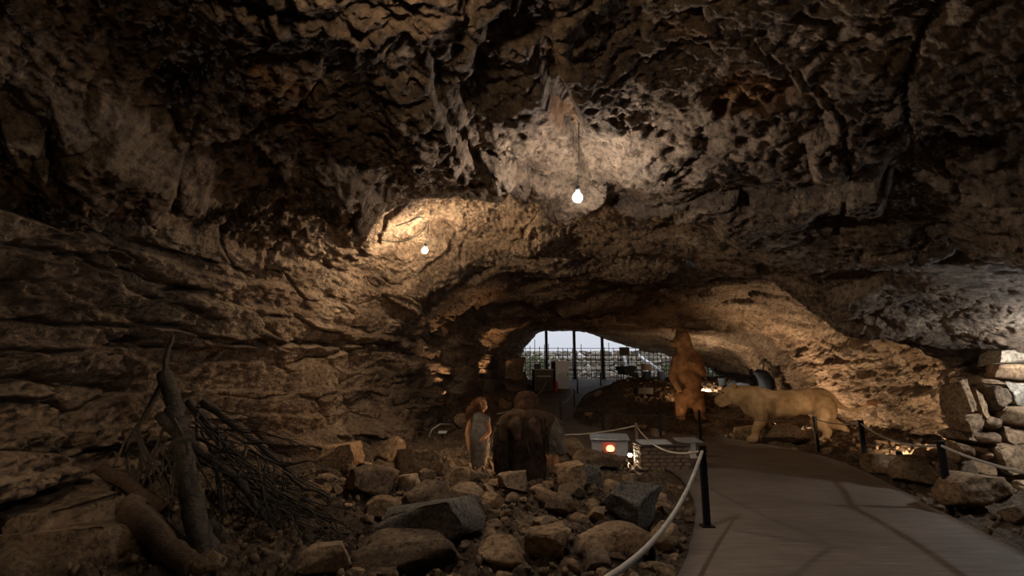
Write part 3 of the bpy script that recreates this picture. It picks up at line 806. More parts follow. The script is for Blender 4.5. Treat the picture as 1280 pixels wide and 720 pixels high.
# --- gravel between them: nobody could count it
def gravel(name, n, regions, smin, smax, label, seed):
    rs = np.random.RandomState(seed)
    bm = bmesh.new(); bmesh.ops.create_icosphere(bm, subdivisions=1, radius=.5)
    P0 = np.array([v.co[:] for v in bm.verts]); F0 = np.array([[v.index for v in f.verts] for f in bm.faces]); bm.free()
    Vs = []; Fs = []; c = 0
    for (x0, x1, y0, y1, frac) in regions:
        m = int(n * frac); xs = rs.uniform(x0, x1, m * 2); ysr = y0 + (y1 - y0) * rs.rand(m * 2) ** 1.2
        s_ = poly_sd(xs, ysr, PATH_POLY)
        k = np.where((s_ < -.06) & (xs > wall_left_x(ysr) + .3))[0][:m]
        for q in k:
            s = smin + (smax - smin) * rs.rand() ** 2
            R = np.array(Euler(rs.uniform(0, 6, 3)).to_matrix())
            P = (P0 * (1 + rs.uniform(-.3, .3, (len(P0), 1)))) * np.array([1, .8, .6]) * s
            P = P @ R.T + np.array([xs[q], ysr[q], gzr(xs[q], ysr[q]) + s * .12])
            Vs.append(P); Fs.append(F0 + c); c += len(P0)
    o = link(name, mesh_np(name, np.concatenate(Vs), np.concatenate(Fs)), RB, smooth=False)
    tag(o, label, 'gravel', kind='stuff')
gravel('gravel', 3600, [(-3.8, 2.7, 4.2, 8.2, .55), (-3.2, 2.9, 8, 13, .12), (4.8, 9, 4.8, 14, .18), (2.0, 9.5, 16, 26, .15)], .03, .13, 'loose gravel and stone chips between the rocks of the cave floor', 5)
# --- dry-stone wall at the right edge: every stone a part
dw = empty('dry_stone_wall', at_z(1245, 606, .1)); tag(dw, 'dry-stone wall of pale and brown stones at the right edge', 'stone wall')
def dstone(x0, x1, y0, y1, k, kind='s', mat=RB, dY=0.0, tl=0.0, Y=7.7):
    a, b_ = at_y(x0, y0, Y + dY), at_y(x1, y1, Y + dY)
    w, h = (b_.x - a.x) * 1.12, (a.z - b_.z) * 1.12
    o = rock('stone', kind, k, Vector(((a.x + b_.x) / 2, Y + dY + .3, b_.z)) - dw.location, (w, .62, h), mat, 0, (0, tl), dw)
PS = M['pale_stone']
for j, args in enumerate([
 (1247,1300,404,436,PS),(1252,1310,436,458,PS),(1258,1320,456,476,RB),(1240,1262,470,484,RB),
 (1206,1226,478,522,RB),(1226,1246,488,526,RB),(1246,1268,484,518,RB),(1266,1300,476,512,PS),
 (1210,1236,520,542,RB),(1236,1262,518,540,RB),(1262,1305,510,534,RB),
 (1206,1230,540,556,RB),(1230,1262,540,558,RB),(1260,1300,534,556,RB),
 (1204,1226,556,582,RB),(1226,1252,556,580,RB),(1252,1300,556,596,RB),
 (1200,1230,580,604,RB),(1230,1266,578,606,RB),(1262,1310,594,614,RB),
 (1290,1340,410,450,PS),(1296,1350,450,490,RB),(1300,1350,490,530,PS),(1300,1350,530,570,RB),(1300,1350,570,612,PS)]):
    dstone(args[0], args[1], args[2], args[3], j * 3 + 1, 's' if j % 3 else 'r', args[4], [0, .06, -.05, .1][j % 4], [.04, -.06, .08, 0][j % 4])
# ================================================================== pile of branches by the left wall
def bark_mat(name, c0, c1, c2, sc=(14, 14, 3)):
    m, nt, b = new_mat(name)
    tc = N(nt, 'ShaderNodeTexCoord').outputs['Object']
    n = noise(nt, tc, 26, 6, 0.7); c = ramp(nt, n, [(0.3, c0), (0.5, c1), (0.75, c2)])
    nt.links.new(c, b.inputs['Base Color']); b.inputs['Roughness'].default_value = .85
    bump(nt, b, noise(nt, vmap(nt, tc, (1, 1, 2.5)), 22, 8, 0.75), 1.0, .06); return m
M['bark'] = bark_mat('grey_bark', (.032, .024, .017), (.075, .056, .04), (.15, .115, .085))
M['redbark'] = bark_mat('red_brown_wood', (.04, .022, .012), (.095, .05, .025), (.17, .10, .05))
def crom(pts, n):
    P = np.array(pts, float); s = np.arange(len(P), dtype=float)
    return hermite(s, P, np.linspace(0, s[-1], n))
rb = random.Random(5)
def branch(pix, r0, r1, mat, label, group=None, name='branch', n=14, sides=9, knots=0, twigs=0, seed=0):
    """pix: (px, py, Y) along the branch"""
    P = [at_y(*q) for q in pix]
    C = [Vector(c) for c in crom([tuple(p) for p in P], n)]
    rs = random.Random(seed)
    for c in C[1:-1]: c += Vector((rs.uniform(-1, 1), rs.uniform(-1, 1), rs.uniform(-1, 1))) * r0 * .22
    base = C[-1].copy() if C[-1].z < C[0].z else C[0].copy()
    R = [r0 + (r1 - r0) * i / (n - 1) for i in range(n)]
    for k in range(knots):
        i = rs.randrange(2, n - 2); R[i] *= 1.25
    Vv, Ff = tube_data([c - base for c in C], R, sides, True, .13, seed)
    for k in range(twigs):                       # side shoots of the same branch
        i = rs.randrange(n // 3, n - 1); p = C[i] - base
        d = (C[min(i + 1, n - 1)] - C[i - 1]).normalized()
        d = (d + Vector((rs.uniform(-.8, .8), rs.uniform(-.6, .6), rs.uniform(-.7, .5)))).normalized(); L = rs.uniform(.2, .55)
        q = [p, p + d * L * .5 + Vector((0, 0, rs.uniform(-.05, .05))), p + d * L + Vector((0, 0, rs.uniform(-.14, .02)))]
        v2, f2 = tube_data(q, [R[i] * .5, R[i] * .4, R[i] * .22], 5, True, .1, seed + k)
        o_ = len(Vv); Vv += v2; Ff += [tuple(x + o_ for x in f) for f in f2]
    o = link(name, mesh_py(name, Vv, Ff), mat); o.location = base
    return tag(o, label, 'branch', group)
BK = M['bark']
branch([(205,466,6.45),(222,520,6.2),(231,570,5.75),(240,630,5.3),(264,712,4.85)], .085, .105, BK, 'thickest grey trunk standing upright at the front of the branch pile', None, 'tree_trunk', 44, 14, 6, 0, 1)
branch([(216,420,6.7),(208,446,6.6),(206,470,6.45)], .022, .035, BK, 'thin pale branch tip pointing up above the trunk against the wall', n=8, seed=2)
branch([(200,520,6.15),(228,548,5.95),(262,574,5.8),(296,600,5.75),(322,636,5.7),(346,668,5.65)], .062, .018, BK, 'long crooked branch crossing over the thick trunk', n=18, knots=2, twigs=4, seed=3)
branch([(236,502,6.5),(258,526,6.4),(276,548,6.3),(294,570,6.2)], .050, .036, BK, 'short knotty branch lying above the crossing branch', n=12, knots=2, seed=4)
branch([(253,503,6.8),(285,526,6.7),(318,551,6.6),(352,580,6.5),(380,612,6.4)], .055, .022, BK, 'smooth straight branch on the right shoulder of the pile', n=14, twigs=3, seed=5)
branch([(158,632,5.15),(196,672,4.95),(246,720,4.7)], .125, .105, M['redbark'], 'split red-brown log at the bottom left of the branch pile', name='log', n=16, sides=7, seed=6)
branch([(178,628,5.3),(205,655,5.2),(238,690,5.05)], .045, .04, M['redbark'], 'narrow red-brown pole lying along the split log', n=10, seed=7)
branch([(126,586,5.7),(165,608,5.6),(205,636,5.5)], .07, .06, M['redbark'], 'dark red-brown log behind the split log', name='log', n=10, seed=8)
branch([(262,650,5.45),(280,676,5.35),(298,700,5.25)], .06, .055, BK, 'stubby branch right of the foot of the thick trunk', n=10, seed=9)
branch([(318,676,5.6),(345,692,5.5),(378,706,5.4)], .055, .045, BK, 'short thick branch lying at the lower right of the pile', n=10, seed=10)
branch([(348,578,6.5),(366,579,6.45),(384,577,6.4)], .02, .014, BK, 'short twig sticking out level at the right of the pile', n=7, seed=11)
branch([(248,506,6.35),(246,536,6.3),(248,562,6.2)], .022, .018, BK, 'thin upright stick beside the thick trunk', n=8, seed=12)
branch([(272,598,5.75),(277,622,5.7),(281,643,5.65)], .028, .022, BK, 'short hanging stub under the crossing branch', n=8, seed=13)
branch([(180,560,6.2),(172,600,5.9),(160,660,5.6)], .03, .025, BK, 'stick leaning into the dark gap left of the trunk', n=8, seed=14)
branch([(208,470,6.6),(180,520,6.4),(150,570,6.2)], .035, .03, BK, 'branch leaning down to the left of the thick trunk', n=8, seed=15)
def twig_label(x0, y0, x1, y1, r):
    sl = (y1 - y0) / (abs(x1 - x0) + 1e-3); L = math.hypot(x1 - x0, y1 - y0)
    return ' '.join(['short' if L < 75 else 'long' if L > 125 else 'middling', 'stout' if r > .013 else 'thin', 'twig',
        'hanging' if sl > 1.6 else 'lying' if sl < .4 else 'slanting', 'leftwards' if x1 < x0 else 'rightwards',
        'at the top of' if y0 < 535 else 'high in' if y0 < 570 else 'low in' if y0 < 610 else 'at the foot of', 'the branch pile',
        'near the trunk' if x0 < 265 else 'near its middle' if x0 < 300 else 'near the tips'])
for i in range(84):
    x0 = 236 + 130 * rb.random() ** 1.3; y0 = 505 + (x0 - 236) * .72 + rb.uniform(-3, 75)
    if i % 4 == 0:
        x1 = x0 + rb.uniform(-35, 60); y1 = y0 + rb.uniform(50, 110)
    else:
        x1 = x0 + rb.uniform(40, 130); y1 = y0 + (x1 - x0) * rb.uniform(.15, 1.1)
    x1 = min(x1, 448); y1 = min(y1, 688, 560 + (x1 - 200) * .62)
    Ya = rb.uniform(5.9, 6.7); Yb = min(Ya - rb.uniform(.1, .7), on_ground(x1, y1).y - .02)
    xm, ym = (x0 + x1) / 2 + rb.uniform(-14, 14), (y0 + y1) / 2 + rb.uniform(-16, 10)
    xq, yq = x0 * .25 + x1 * .75 + rb.uniform(-8, 8), y0 * .25 + y1 * .75 + rb.uniform(-10, 6)
    r = rb.uniform(.006, .012) if rb.random() < .7 else rb.uniform(.014, .024)
    branch([(x0, y0, Ya), (xm, ym, (Ya + Yb) / 2), (xq, yq, Ya * .25 + Yb * .75), (x1, y1, Yb)], r, r * .4, BK, twig_label(x0, y0, x1, y1, r), 'twigs of the branch pile', 'twig', 12, 5, 1, rb.randrange(1, 6), 100 + i)
for i in range(16):
    x0, y0 = rb.uniform(150, 232), rb.uniform(520, 600)
    x1, y1 = x0 + rb.uniform(-40, 60), y0 + rb.uniform(40, 90)
    Ya = rb.uniform(5.9, 6.4)
    branch([(x0, y0, Ya), ((x0 + x1) / 2, (y0 + y1) / 2, Ya - .2), (x1, y1, Ya - .4)], rb.uniform(.01, .025), .008, BK, ('short ' if y1 - y0 < 65 else 'long ') + ('stick slanting left' if x1 < x0 - 8 else 'stick slanting right' if x1 > x0 + 22 else 'upright stick') + (' beside the thick trunk' if x0 > 205 else ' above the split log' if x0 > 175 else ' at the far left') + ', shadowed side of branch pile', 'sticks in the shadowed left side', 'stick', 8, 5, 0, 1, 300 + i)
# ================================================================== rope barrier, displays, things near the gate
M['steel'] = plain('black_steel', (0.018, 0.018, 0.02), 0.45, 0.6)
M['rope'] = plain('pale_rope', (0.42, 0.38, 0.33), 0.85, bscale=120, bstr=.6)
M['darkrope'] = plain('dark_cord', (0.09, 0.07, 0.055), 0.85)
M['greyboard'] = plain('grey_board', (0.36, 0.37, 0.38), 0.5)
M['whiteboard'] = plain('white_painted_board', (0.72, 0.73, 0.74), 0.5)
M['darkwood'] = plain('dark_brown_board', (0.07, 0.045, 0.03), 0.6)
M['panel'] = plain('pale_printed_panel', (0.55, 0.60, 0.66), 0.25)
M['red'] = plain('red_plastic', (0.5, 0.02, 0.02), 0.4)
M['brick'] = plain('brown_stone_brick', (0.17, 0.11, 0.07), 0.85, bscale=40, var=.3)
M['bluebag'] = plain('blue_grey_tarpaulin', (0.03, 0.04, 0.065), 0.8)
M['darkbag'] = plain('dark_tarpaulin', (0.012, 0.016, 0.026), 0.8)
M['pole'] = plain('grey_wood_pole', (0.14, 0.11, 0.08), 0.8)
def rope_post(px_, ytop, ybase, label, w=.075, mat=None, p=None, group='rope posts along the walkway'):
    p = p or on_ground(px_, ybase)
    up = ray(px_, ytop); h = CAM_H + up.z * (p.y / up.y) - p.z
    h = min(max(h, .55), 1.05)
    e = empty('rope_post', p); tag(e, label, 'rope post', group)
    mat = mat or M['steel']
    bm = bmesh.new(); bm_box(bm, (w, w * .8, h), (0, 0, h / 2), None, .008); po = link('post', bm_mesh('post', bm), mat, e, False)
    bm = bmesh.new(); bm_box(bm, (w * 1.9, w * 1.9, .016), (0, 0, .006), None, .003); link('base_plate', bm_mesh('base_plate', bm), mat, e, False)
    bm = bmesh.new(); bm_box(bm, (w * 1.12, w * .92, .02), (0, 0, h), None, .004); link('cap', bm_mesh('cap', bm), mat, e, False)
    ring = [(w * .5 + .018 * math.cos(t), 0, h - .05 + .018 * math.sin(t)) for t in np.linspace(0, 6.283, 9)]
    tube('eyelet', ring, .006, mat, po, 5)
    e['top'] = (p.x, p.y, p.z + h - .05)
    return e
def rope(a, b, sag, r, label, mat=None, twist=True):
    a, b = Vector(a), Vector(b); n = 26
    pts = []
    for i in range(n):
        t = i / (n - 1); q = a.lerp(b, t); q.z -= sag * 4 * t * (1 - t); pts.append(q - a)
    o = tube('rope', pts, r, mat or M['rope'], None, 8); o.location = a
    return tag(o, label, 'rope', 'barrier ropes')
def T(e): return Vector(e['top'])
pA = rope_post(884, 558, 658, 'black rope post at the left walkway edge, nearest the viewer')
pR1 = rope_post(1189, 552, 645, 'tall black rope post leaning at the right walkway edge, nearest the dry-stone wall')
pR2 = rope_post(1083, 526, 587, 'black rope post in the middle of the right row')
pR3 = rope_post(1023, 521, 567, 'black rope post in front of the hind legs of the lion')
pR4 = rope_post(876, 513, 550, 'black rope post in front of the bear', .065)
pR5 = rope_post(826, 516, 546, 'black rope post left of the bear, by the mound', .065)
pR6 = rope_post(754, 510, 537, 'black rope post behind the grey display box', .065)
pL2 = rope_post(797, 529, 574, 'brown wooden rope post between the two low displays', .06, M['pole'])
pM1 = rope_post(701, 502, 531, 'black rope post where the ramp begins, right of the seated figure', .065)
pM2 = rope_post(718, 487, 509, 'black rope post half way up the right side of the ramp', .065)
pM3 = rope_post(722, 474, 492, 'slim black rope post near the top of the ramp', .06)
pM4 = rope_post(751, 467, 482, 'far black rope post near the gate', .06)
pF1 = rope_post(684, 474, 492, 'black rope post beside the far counter', .06)
pF2 = rope_post(661, 492, 512, 'rope post on the left ramp edge above the seated figure', .06)
# posts outside the picture that hold the ends of the near ropes
pN1 = rope_post(0, 0, 0, 'rope post at the near left walkway edge', p=Vector((-.32, 1.35, 0)))
pN2 = rope_post(0, 0, 0, 'rope post at the near right walkway edge', p=Vector((4.35, 3.1, 0)))
rope(T(pA), T(pN1), .40, .019, 'thick pale rope sagging from the nearest post to the bottom edge')
rope(T(pA), T(pL2), .22, .014, 'pale rope sagging behind the nearest post towards the displays')
rope(T(pR1), T(pN2), .16, .017, 'pale rope running from the leaning post out of the right edge')
rope(T(pR1), T(pR2), .14, .016, 'pale rope between the leaning post and the middle right post')
rope(T(pR2), T(pR3), .06, .013, 'pale rope between the two posts under the lion tail')
rope(T(pR3), T(pR4), .12, .009, 'thin dark cord in front of the legs of the lion', M['darkrope'])
rope(T(pR4), T(pR5), .08, .009, 'thin dark cord in front of the bear', M['darkrope'])
rope(T(pR5), T(pR6), .10, .009, 'thin dark cord in front of the mound', M['darkrope'])
rope(T(pL2), Vector((.55, 12.9, .42)), .10, .016, 'tan rope from the wooden post to behind the seated figure')
rope(T(pR6), T(pM1), .10, .009, 'thin dark cord across the foot of the mound', M['darkrope'])
rope(T(pM1), T(pM2), .12, .011, 'cord along the lower right side of the ramp')
rope(T(pM2), T(pM3), .10, .011, 'cord along the upper right side of the ramp')
rope(T(pF1), T(pF2), .28, .018, 'pale rope sagging along the left side of the ramp')
rope(T(pF2), at_y(622, 517, 14.5), .15, .018, 'pale rope showing between the child figure and the seated figure')

# --- small grey display box with lit opening
p = on_ground(762, 570)
db = empty('display_box', p, -.12); tag(db, 'low grey display box with pale panel on top and lit red opening', 'display')
w, d_, h = .78, .5, .36
t = .03
box('side_board', (t, d_, h), (-w / 2, 0, h / 2), M['greyboard'], db)
box('side_board', (t, d_, h), (w / 2, 0, h / 2), M['greyboard'], db)
box('back_board', (w, t, h), (0, d_ / 2, h / 2), M['greyboard'], db)
box('front_board', (w * .28, t, h), (-w * .36, -d_ / 2, h / 2), M['greyboard'], db)
box('front_board', (w * .34, t, h), (w * .33, -d_ / 2, h / 2), M['greyboard'], db)
box('front_lip', (w, t * 1.1, .05), (0, -d_ / 2, .025), M['greyboard'], db)
box('front_lip', (w, t * 1.1, .07), (0, -d_ / 2, h - .035), M['greyboard'], db)
tp = box('top_panel', (w + .1, d_ + .16, .03), (0, -.02, h + .03), M['panel'], db, (.10, 0, 0), .006)
rp = empty('red_stone_lamp', p + Vector((.02, -.02, .05))); tag(rp, 'glowing red lamp inside the grey display box', 'lamp')
link('glass', lathe_mesh('glass', [(.05, 0), (.09, .04), (.10, .09), (.06, .14), (.02, .15)], 14), emit('red_glow', (1, .16, .08), 1.3), rp)
link('stand', lathe_mesh('stand', [(.07, -.02), (.07, .01), (.03, .015)], 12), M['blackplastic'], rp)
# red cable of the small spotlight
cpts = [on_ground(790, 580) + Vector((0.02, .05, .05)), on_ground(800, 574) + Vector((0, 0, .05)), on_ground(806, 570) + Vector((0, 0, .06)), on_ground(812, 566) + Vector((0, 0, .05))]
o = tube('red_cable', [c - cpts[0] for c in cpts], .012, M['red'], None, 6); o.location = cpts[0]
tag(o, 'short red cable on the ground by the small spotlight', 'cable')

# --- brick plinth with grey information panel
p = on_ground(833, 588); p.z -= .02
sd_ = poly_sd(np.array([p.x]), np.array([p.y]), PATH_POLY)[0]
pl = empty('brick_plinth', p, .05); tag(pl, 'low plinth of brown stone bricks with a pale panel on top, beside the walkway', 'plinth')
W_, D_, Hh = .92, .5, .44
box('core', (W_ - .06, D_ - .06, Hh - .01), (0, D_ / 2, Hh / 2), M['darkwood'], pl)
bm = bmesh.new(); bm_box(bm, (.148, .08, .064), (0, 0, 0), None, .01); brick_me = bm_mesh('brick', bm); brick_me.materials.append(M['brick'])
rbk = random.Random(3)
for r_ in range(6):
    for c in range(6):
        x = -W_ / 2 + .077 + c * .153 + (.05 if r_ % 2 else 0) - .025
        b_ = bpy.data.objects.new('brick', brick_me); COL.objects.link(b_); b_.parent = pl
        b_.location = (x, .03 + rbk.uniform(-.012, .012), .036 + r_ * .071); b_.rotation_euler = (0, 0, rbk.uniform(-.05, .05)); b_.scale = (rbk.uniform(.92, 1.02), 1, 1)
    for sx in (-1, 1):
        for c in range(3):
            b_ = bpy.data.objects.new('brick', brick_me); COL.objects.link(b_); b_.parent = pl
            b_.location = (sx * (W_ / 2 - .02), .14 + c * .155, .036 + r_ * .071); b_.rotation_euler = (0, 0, math.pi / 2 + rbk.uniform(-.05, .05))
box('cap_slab', (W_ + .06, D_ + .1, .035), (0, D_ / 2, Hh + .015), M['darkwood'], pl, None, .006)
box('information_panel', (W_ * .66, D_ * .8, .025), (-.13, D_ / 2, Hh + .05), M['panel'], pl, (.12, 0, 0), .004)
# --- white-legged lectern behind the nearest post
p = on_ground(866, 574)
p = Vector((p.x, p.y + .25, p.z))
le = empty('information_lectern', p, .1); tag(le, 'information lectern with dark top and white leg behind the nearest rope post', 'lectern')
box('leg', (.10, .28, .34), (.06, 0, .17), M['whiteboard'], le, None, .006)
box('foot', (.34, .34, .02), (.06, 0, .012), M['whiteboard'], le, None, .004)
box('top_panel', (.52, .40, .03), (0, 0, .37), M['greyboard'], le, (.15, 0, 0), .005)

# --- counter and white cabinet near the gate
p = on_ground(703, 486); sc = p.y / 640
kb = empty('white_cabinet', p, .25); tag(kb, 'white cabinet standing on the left side of the ramp near the gate', 'cabinet')
hh = 33 * sc
box('body', (.72, .7, hh), (0, .3, hh / 2), M['whiteboard'], kb, None, .01)
box('side_panel', (.02, .64, hh * .95), (-.365, .3, hh / 2), M['darkwood'], kb)
dr = box('door', (.66, .02, hh * .86), (0, -.055, hh * .5), M['whiteboard'], kb, None, .006)
box('handle', (.02, .03, .14), (.27, -.02, .05), M['steel'], dr)
box('top', (.86, .84, .04), (-.02, .3, hh + .02), M['whiteboard'], kb, None, .01)
p2 = on_ground(680, 489)
kc = empty('dark_counter', p2, .15); tag(kc, 'dark low counter left of the white cabinet', 'counter')
hc = 25 * sc
box('body', (.95, .6, hc), (0, .3, hc / 2), M['darkwood'], kc, None, .01)
box('top', (1.02, .68, .04), (0, .3, hc + .02), M['greyboard'], kc, None, .008)
box('shelf_rail', (.7, .02, .05), (0, -.01, hc * .7), M['greyboard'], kc)
o = box('monitor', (.34, .05, .26), p2 + Vector((-.3, .3, hc + .17)), M['blackplastic'], None, None, .008); tag(o, 'small black monitor on the dark counter', 'monitor')
o = link('red_canister', lathe_mesh('red_canister', [(.07, 0), (.08, .02), (.08, .36), (.06, .42), (.03, .44), (.03, .5)], 14), M['red']); o.location = on_ground(695, 489) + Vector((0, -.1, 0)); tag(o, 'red fire extinguisher standing by the white cabinet', 'extinguisher')

# --- buckets, crate, boards on the far terrace
def bucket(px_, py_, s, label, mat, tilt=0.0):
    p = on_ground(px_, py_)
    e = empty('bucket', p); tag(e, label, 'bucket', 'dark buckets of the excavation')
    b_ = link('pail', lathe_mesh('pail', [(.12*s, 0), (.16*s, .3*s), (.17*s, .3*s), (.165*s, .31*s), (.15*s, .3*s), (.11*s, .03*s), (.01, .03*s)], 16), mat, e)
    arc = [(.165*s*math.cos(a), 0.02, .28*s + .12*s*math.sin(a)) for a in np.linspace(0, math.pi, 9)]
    tube('handle', arc, .008*s, M['steel'], b_, 5)
    e.rotation_euler = (tilt, 0, 0.4)
bucket(808, 475, 1.2, 'small dark bucket on the far terrace, left one', M['darkbag'])
bucket(827, 475, 1.2, 'small dark bucket on the far terrace, right one', M['darkbag'])
bucket(847, 484, 1.3, 'black bucket seen behind the arm of the bear', M['blackplastic'])
bucket(903, 483, 1.1, 'dark bucket between the bear and the lion head', M['darkbag'])
p = on_ground(804, 493)
e = empty('crate', p, .2); tag(e, 'low dark crate on top of the mound', 'crate')
for sx in (-1, 1): box('side', (.03, .4, .24), (sx * .3, 0, .12), M['blackplastic'], e, None, .004)
for sy in (-1, 1): box('end', (.6, .03, .24), (0, sy * .2, .12), M['blackplastic'], e, None, .004)
box('bottom', (.6, .4, .02), (0, 0, .02), M['blackplastic'], e)
p = on_ground(783, 476)
e = empty('wheelbarrow', p, .4); tag(e, 'grey wheelbarrow tipped on the far terrace', 'wheelbarrow')
bm = bmesh.new(); vs = bm_box(bm, (.8, .6, .34), (0, 0, .45))
for v in bm.verts:
    if v.co.z < .45: v.co.x *= .6; v.co.y *= .65
o = link('tray', bm_mesh('tray', bm), M['darkbag'], e, False)
wl_ = link('wheel', lathe_mesh('wheel', [(.04, -.04), (.16, -.04), (.19, -.02), (.19, .02), (.16, .04), (.04, .04)], 18), M['blackplastic'], e); wl_.location = (.5, 0, .19); wl_.rotation_euler = (math.pi / 2, 0, 0)
for sy in (-1, 1): tube('handle', [(.5, sy * .08, .2), (-.1, sy * .25, .3), (-.8, sy * .3, .5)], .02, M['steel'], e, 6)
for sy in (-1, 1): tube('leg', [(-.3, sy * .25, .34), (-.35, sy * .25, 0)], .02, M['steel'], e, 6)
def easel(px_, ybase, y0, y1, w, label, mat):
    p = on_ground(px_, ybase); z0 = at_y(px_, y1, p.y).z - p.z; z1 = at_y(px_, y0, p.y).z - p.z
    e = empty('sign_board', p); tag(e, label, 'sign board')
    box('board', (w, .03, z1 - z0), (0, 0, (z0 + z1) / 2), mat, e, None, .004)
    for sx in (-1, 1): tube('leg', [(sx * w * .35, .03, z1 * .98), (sx * w * .42, .03, 0)], .022, M['steel'], e, 6)
easel(782, 477, 434, 444, .45, 'small dark sign board high on legs before the gate', M['blackplastic'])
easel(809, 477, 455, 463, .48, 'small brown sign board on legs right of the high one', M['darkwood'])
# --- excavation gear behind the lion
p = on_ground(958, 500); Yg = p.y + .6
apex = at_y(957, 428, Yg)
e = empty('tool_tripod', Vector((apex.x, Yg, gzr(apex.x, Yg)))); tag(e, 'tall thin poles leaning together behind the lion back', 'poles')
for q in ((950, 494, .0), (972, 494, .1), (963, 492, .6)):
    b_ = at_y(q[0], q[1], Yg + q[2]); b_.z = min(b_.z, gzr(b_.x, b_.y) + .02)
    tube('pole', [apex - e.location, b_ - e.location], .03, M['pole'], e, 6)
def sack(px_, py_, w, h, label, mat, seed):
    p = on_ground(px_, py_ + 4)
    p = Vector((p.x, p.y + .4, gzr(p.x, p.y + .4)))
    me = mesh_np('sack', *rock_verts(seed, False, 3, .10)); o = link('sack', me, mat); o.location = p - Vector((0, 0, .05))
    sc = p.y / 640; o.scale = (w * sc, .55, h * sc + .1); tag(o, label, 'sack')
sack(938, 500, 26, 26, 'blue-grey sack lying behind the lion shoulders', M['bluebag'], 71)
sack(962, 500, 28, 32, 'dark blue sack under the leaning poles', M['darkbag'], 72)
sack(922, 494, 20, 16, 'small dark bag behind the lion head', M['darkbag'], 73)
# --- hoop and small sign by the left wall
p = on_ground(550, 548)
e = empty('small_sign', p); tag(e, 'small pale sign on a short leg left of the child figure', 'sign')
box('panel', (.2, .14, .015), (.06, 0, .14), M['panel'], e, (.3, 0, 0)); tube('leg', [(.06, 0, 0), (.06, 0, .14)], .015, M['steel'], e, 6)
h0 = on_ground(536, 546); h1 = on_ground(566, 540)
o = tube('pipe', [Vector((0, 0, -.05)), Vector((.08, 0, .16)), Vector((.28, .05, .28)), (h1 - h0) + Vector((0, 0, .22))], .022, M['rope'], None, 8); o.location = h0
tag(o, 'pale bent pipe arching out of the stones by the left wall', 'pipe')
# cable hung along the left buttress and up to the warm bulb
def wire(name, pix, r, label):
    P = []
    for (a, b_, y) in pix:
        h_ = shell_hit(a, b_, 6.5, 14)
        P.append(h_ + (Vector((0, 0, CAM_H)) - h_).normalized() * .04 if h_ else at_y(a, b_, y))
    C = [Vector(c) for c in crom([tuple(p) for p in P], 18)]
    o = tube(name, [c - C[0] for c in C], r, M['cable'], None, 6); o.location = C[0]; return tag(o, label, 'cable')
wire('wall_cable', [(478, 306, 9.0), (500, 303, 9.1), (520, 298, 9.2), (533, 290, 9.3), (537, 281, 9.35)], .012, 'dark cable drooping along the buttress to the warm bulb')
wire('wall_cable', [(537, 283, 9.35), (528, 276, 9.4), (512, 282, 9.4), (498, 285, 9.3)], .012, 'dark cable looping up the rock above the warm bulb')
# ================================================================== animals and people: continuous bodies from blended volumes
def hide_mat(name, c0, c1, c2, scale=7, st=(3, 3, 1), bs=.7):
    m, nt, b = new_mat(name)
    tc = N(nt, 'ShaderNodeTexCoord').outputs['Object']
    n = noise(nt, tc, scale, 6, 0.65); c = ramp(nt, n, [(0.3, c0), (0.5, c1), (0.72, c2)])
    nt.links.new(c, b.inputs['Base Color']); b.inputs['Roughness'].default_value = .9; b.inputs['Specular IOR Level'].default_value = .15
    bump(nt, b, noise(nt, vmap(nt, tc, st), 24, 6, .75), bs, .035); return m
M['bearfur'] = hide_mat('bear_brown_fur', (.12, .06, .03), (.24, .125, .06), (.36, .2, .1), 5)
M['lionfur'] = hide_mat('lion_tan_fur', (.16, .09, .042), (.33, .21, .11), (.52, .38, .24), 2.5)
M['skin'] = hide_mat('tanned_skin', (.33, .15, .07), (.42, .2, .1), (.5, .27, .15), 6, (1, 1, 1), .2)
M['redhair'] = hide_mat('reddish_hair', (.07, .03, .015), (.17, .07, .03), (.32, .15, .07), 12, (6, 6, 1), .9)
M['darkhair'] = hide_mat('dark_brown_hair', (.035, .018, .010), (.08, .038, .02), (.16, .075, .035), 12, (6, 6, 1), .9)
M['cloak'] = hide_mat('dark_fur_cloak', (.018, .011, .007), (.042, .024, .014), (.085, .05, .03), 7, (4, 4, 1), .9)
M['pelt'] = hide_mat('brown_shoulder_pelt', (.04, .022, .012), (.09, .05, .028), (.17, .10, .055), 9, (4, 4, 1), .9)
M['greyfur'] = hide_mat('grey_brown_fur', (.10, .07, .045), (.18, .135, .095), (.30, .235, .17), 10, (4, 4, 1), .9)
M['palefur'] = hide_mat('pale_grey_fur', (.13, .10, .075), (.27, .225, .175), (.44, .385, .315), 11, (5, 5, 1), .9)
M['eye'] = plain('dark_eye', (.012, .01, .01), .15)
M['nose'] = plain('dark_nose', (.03, .02, .018), .4)
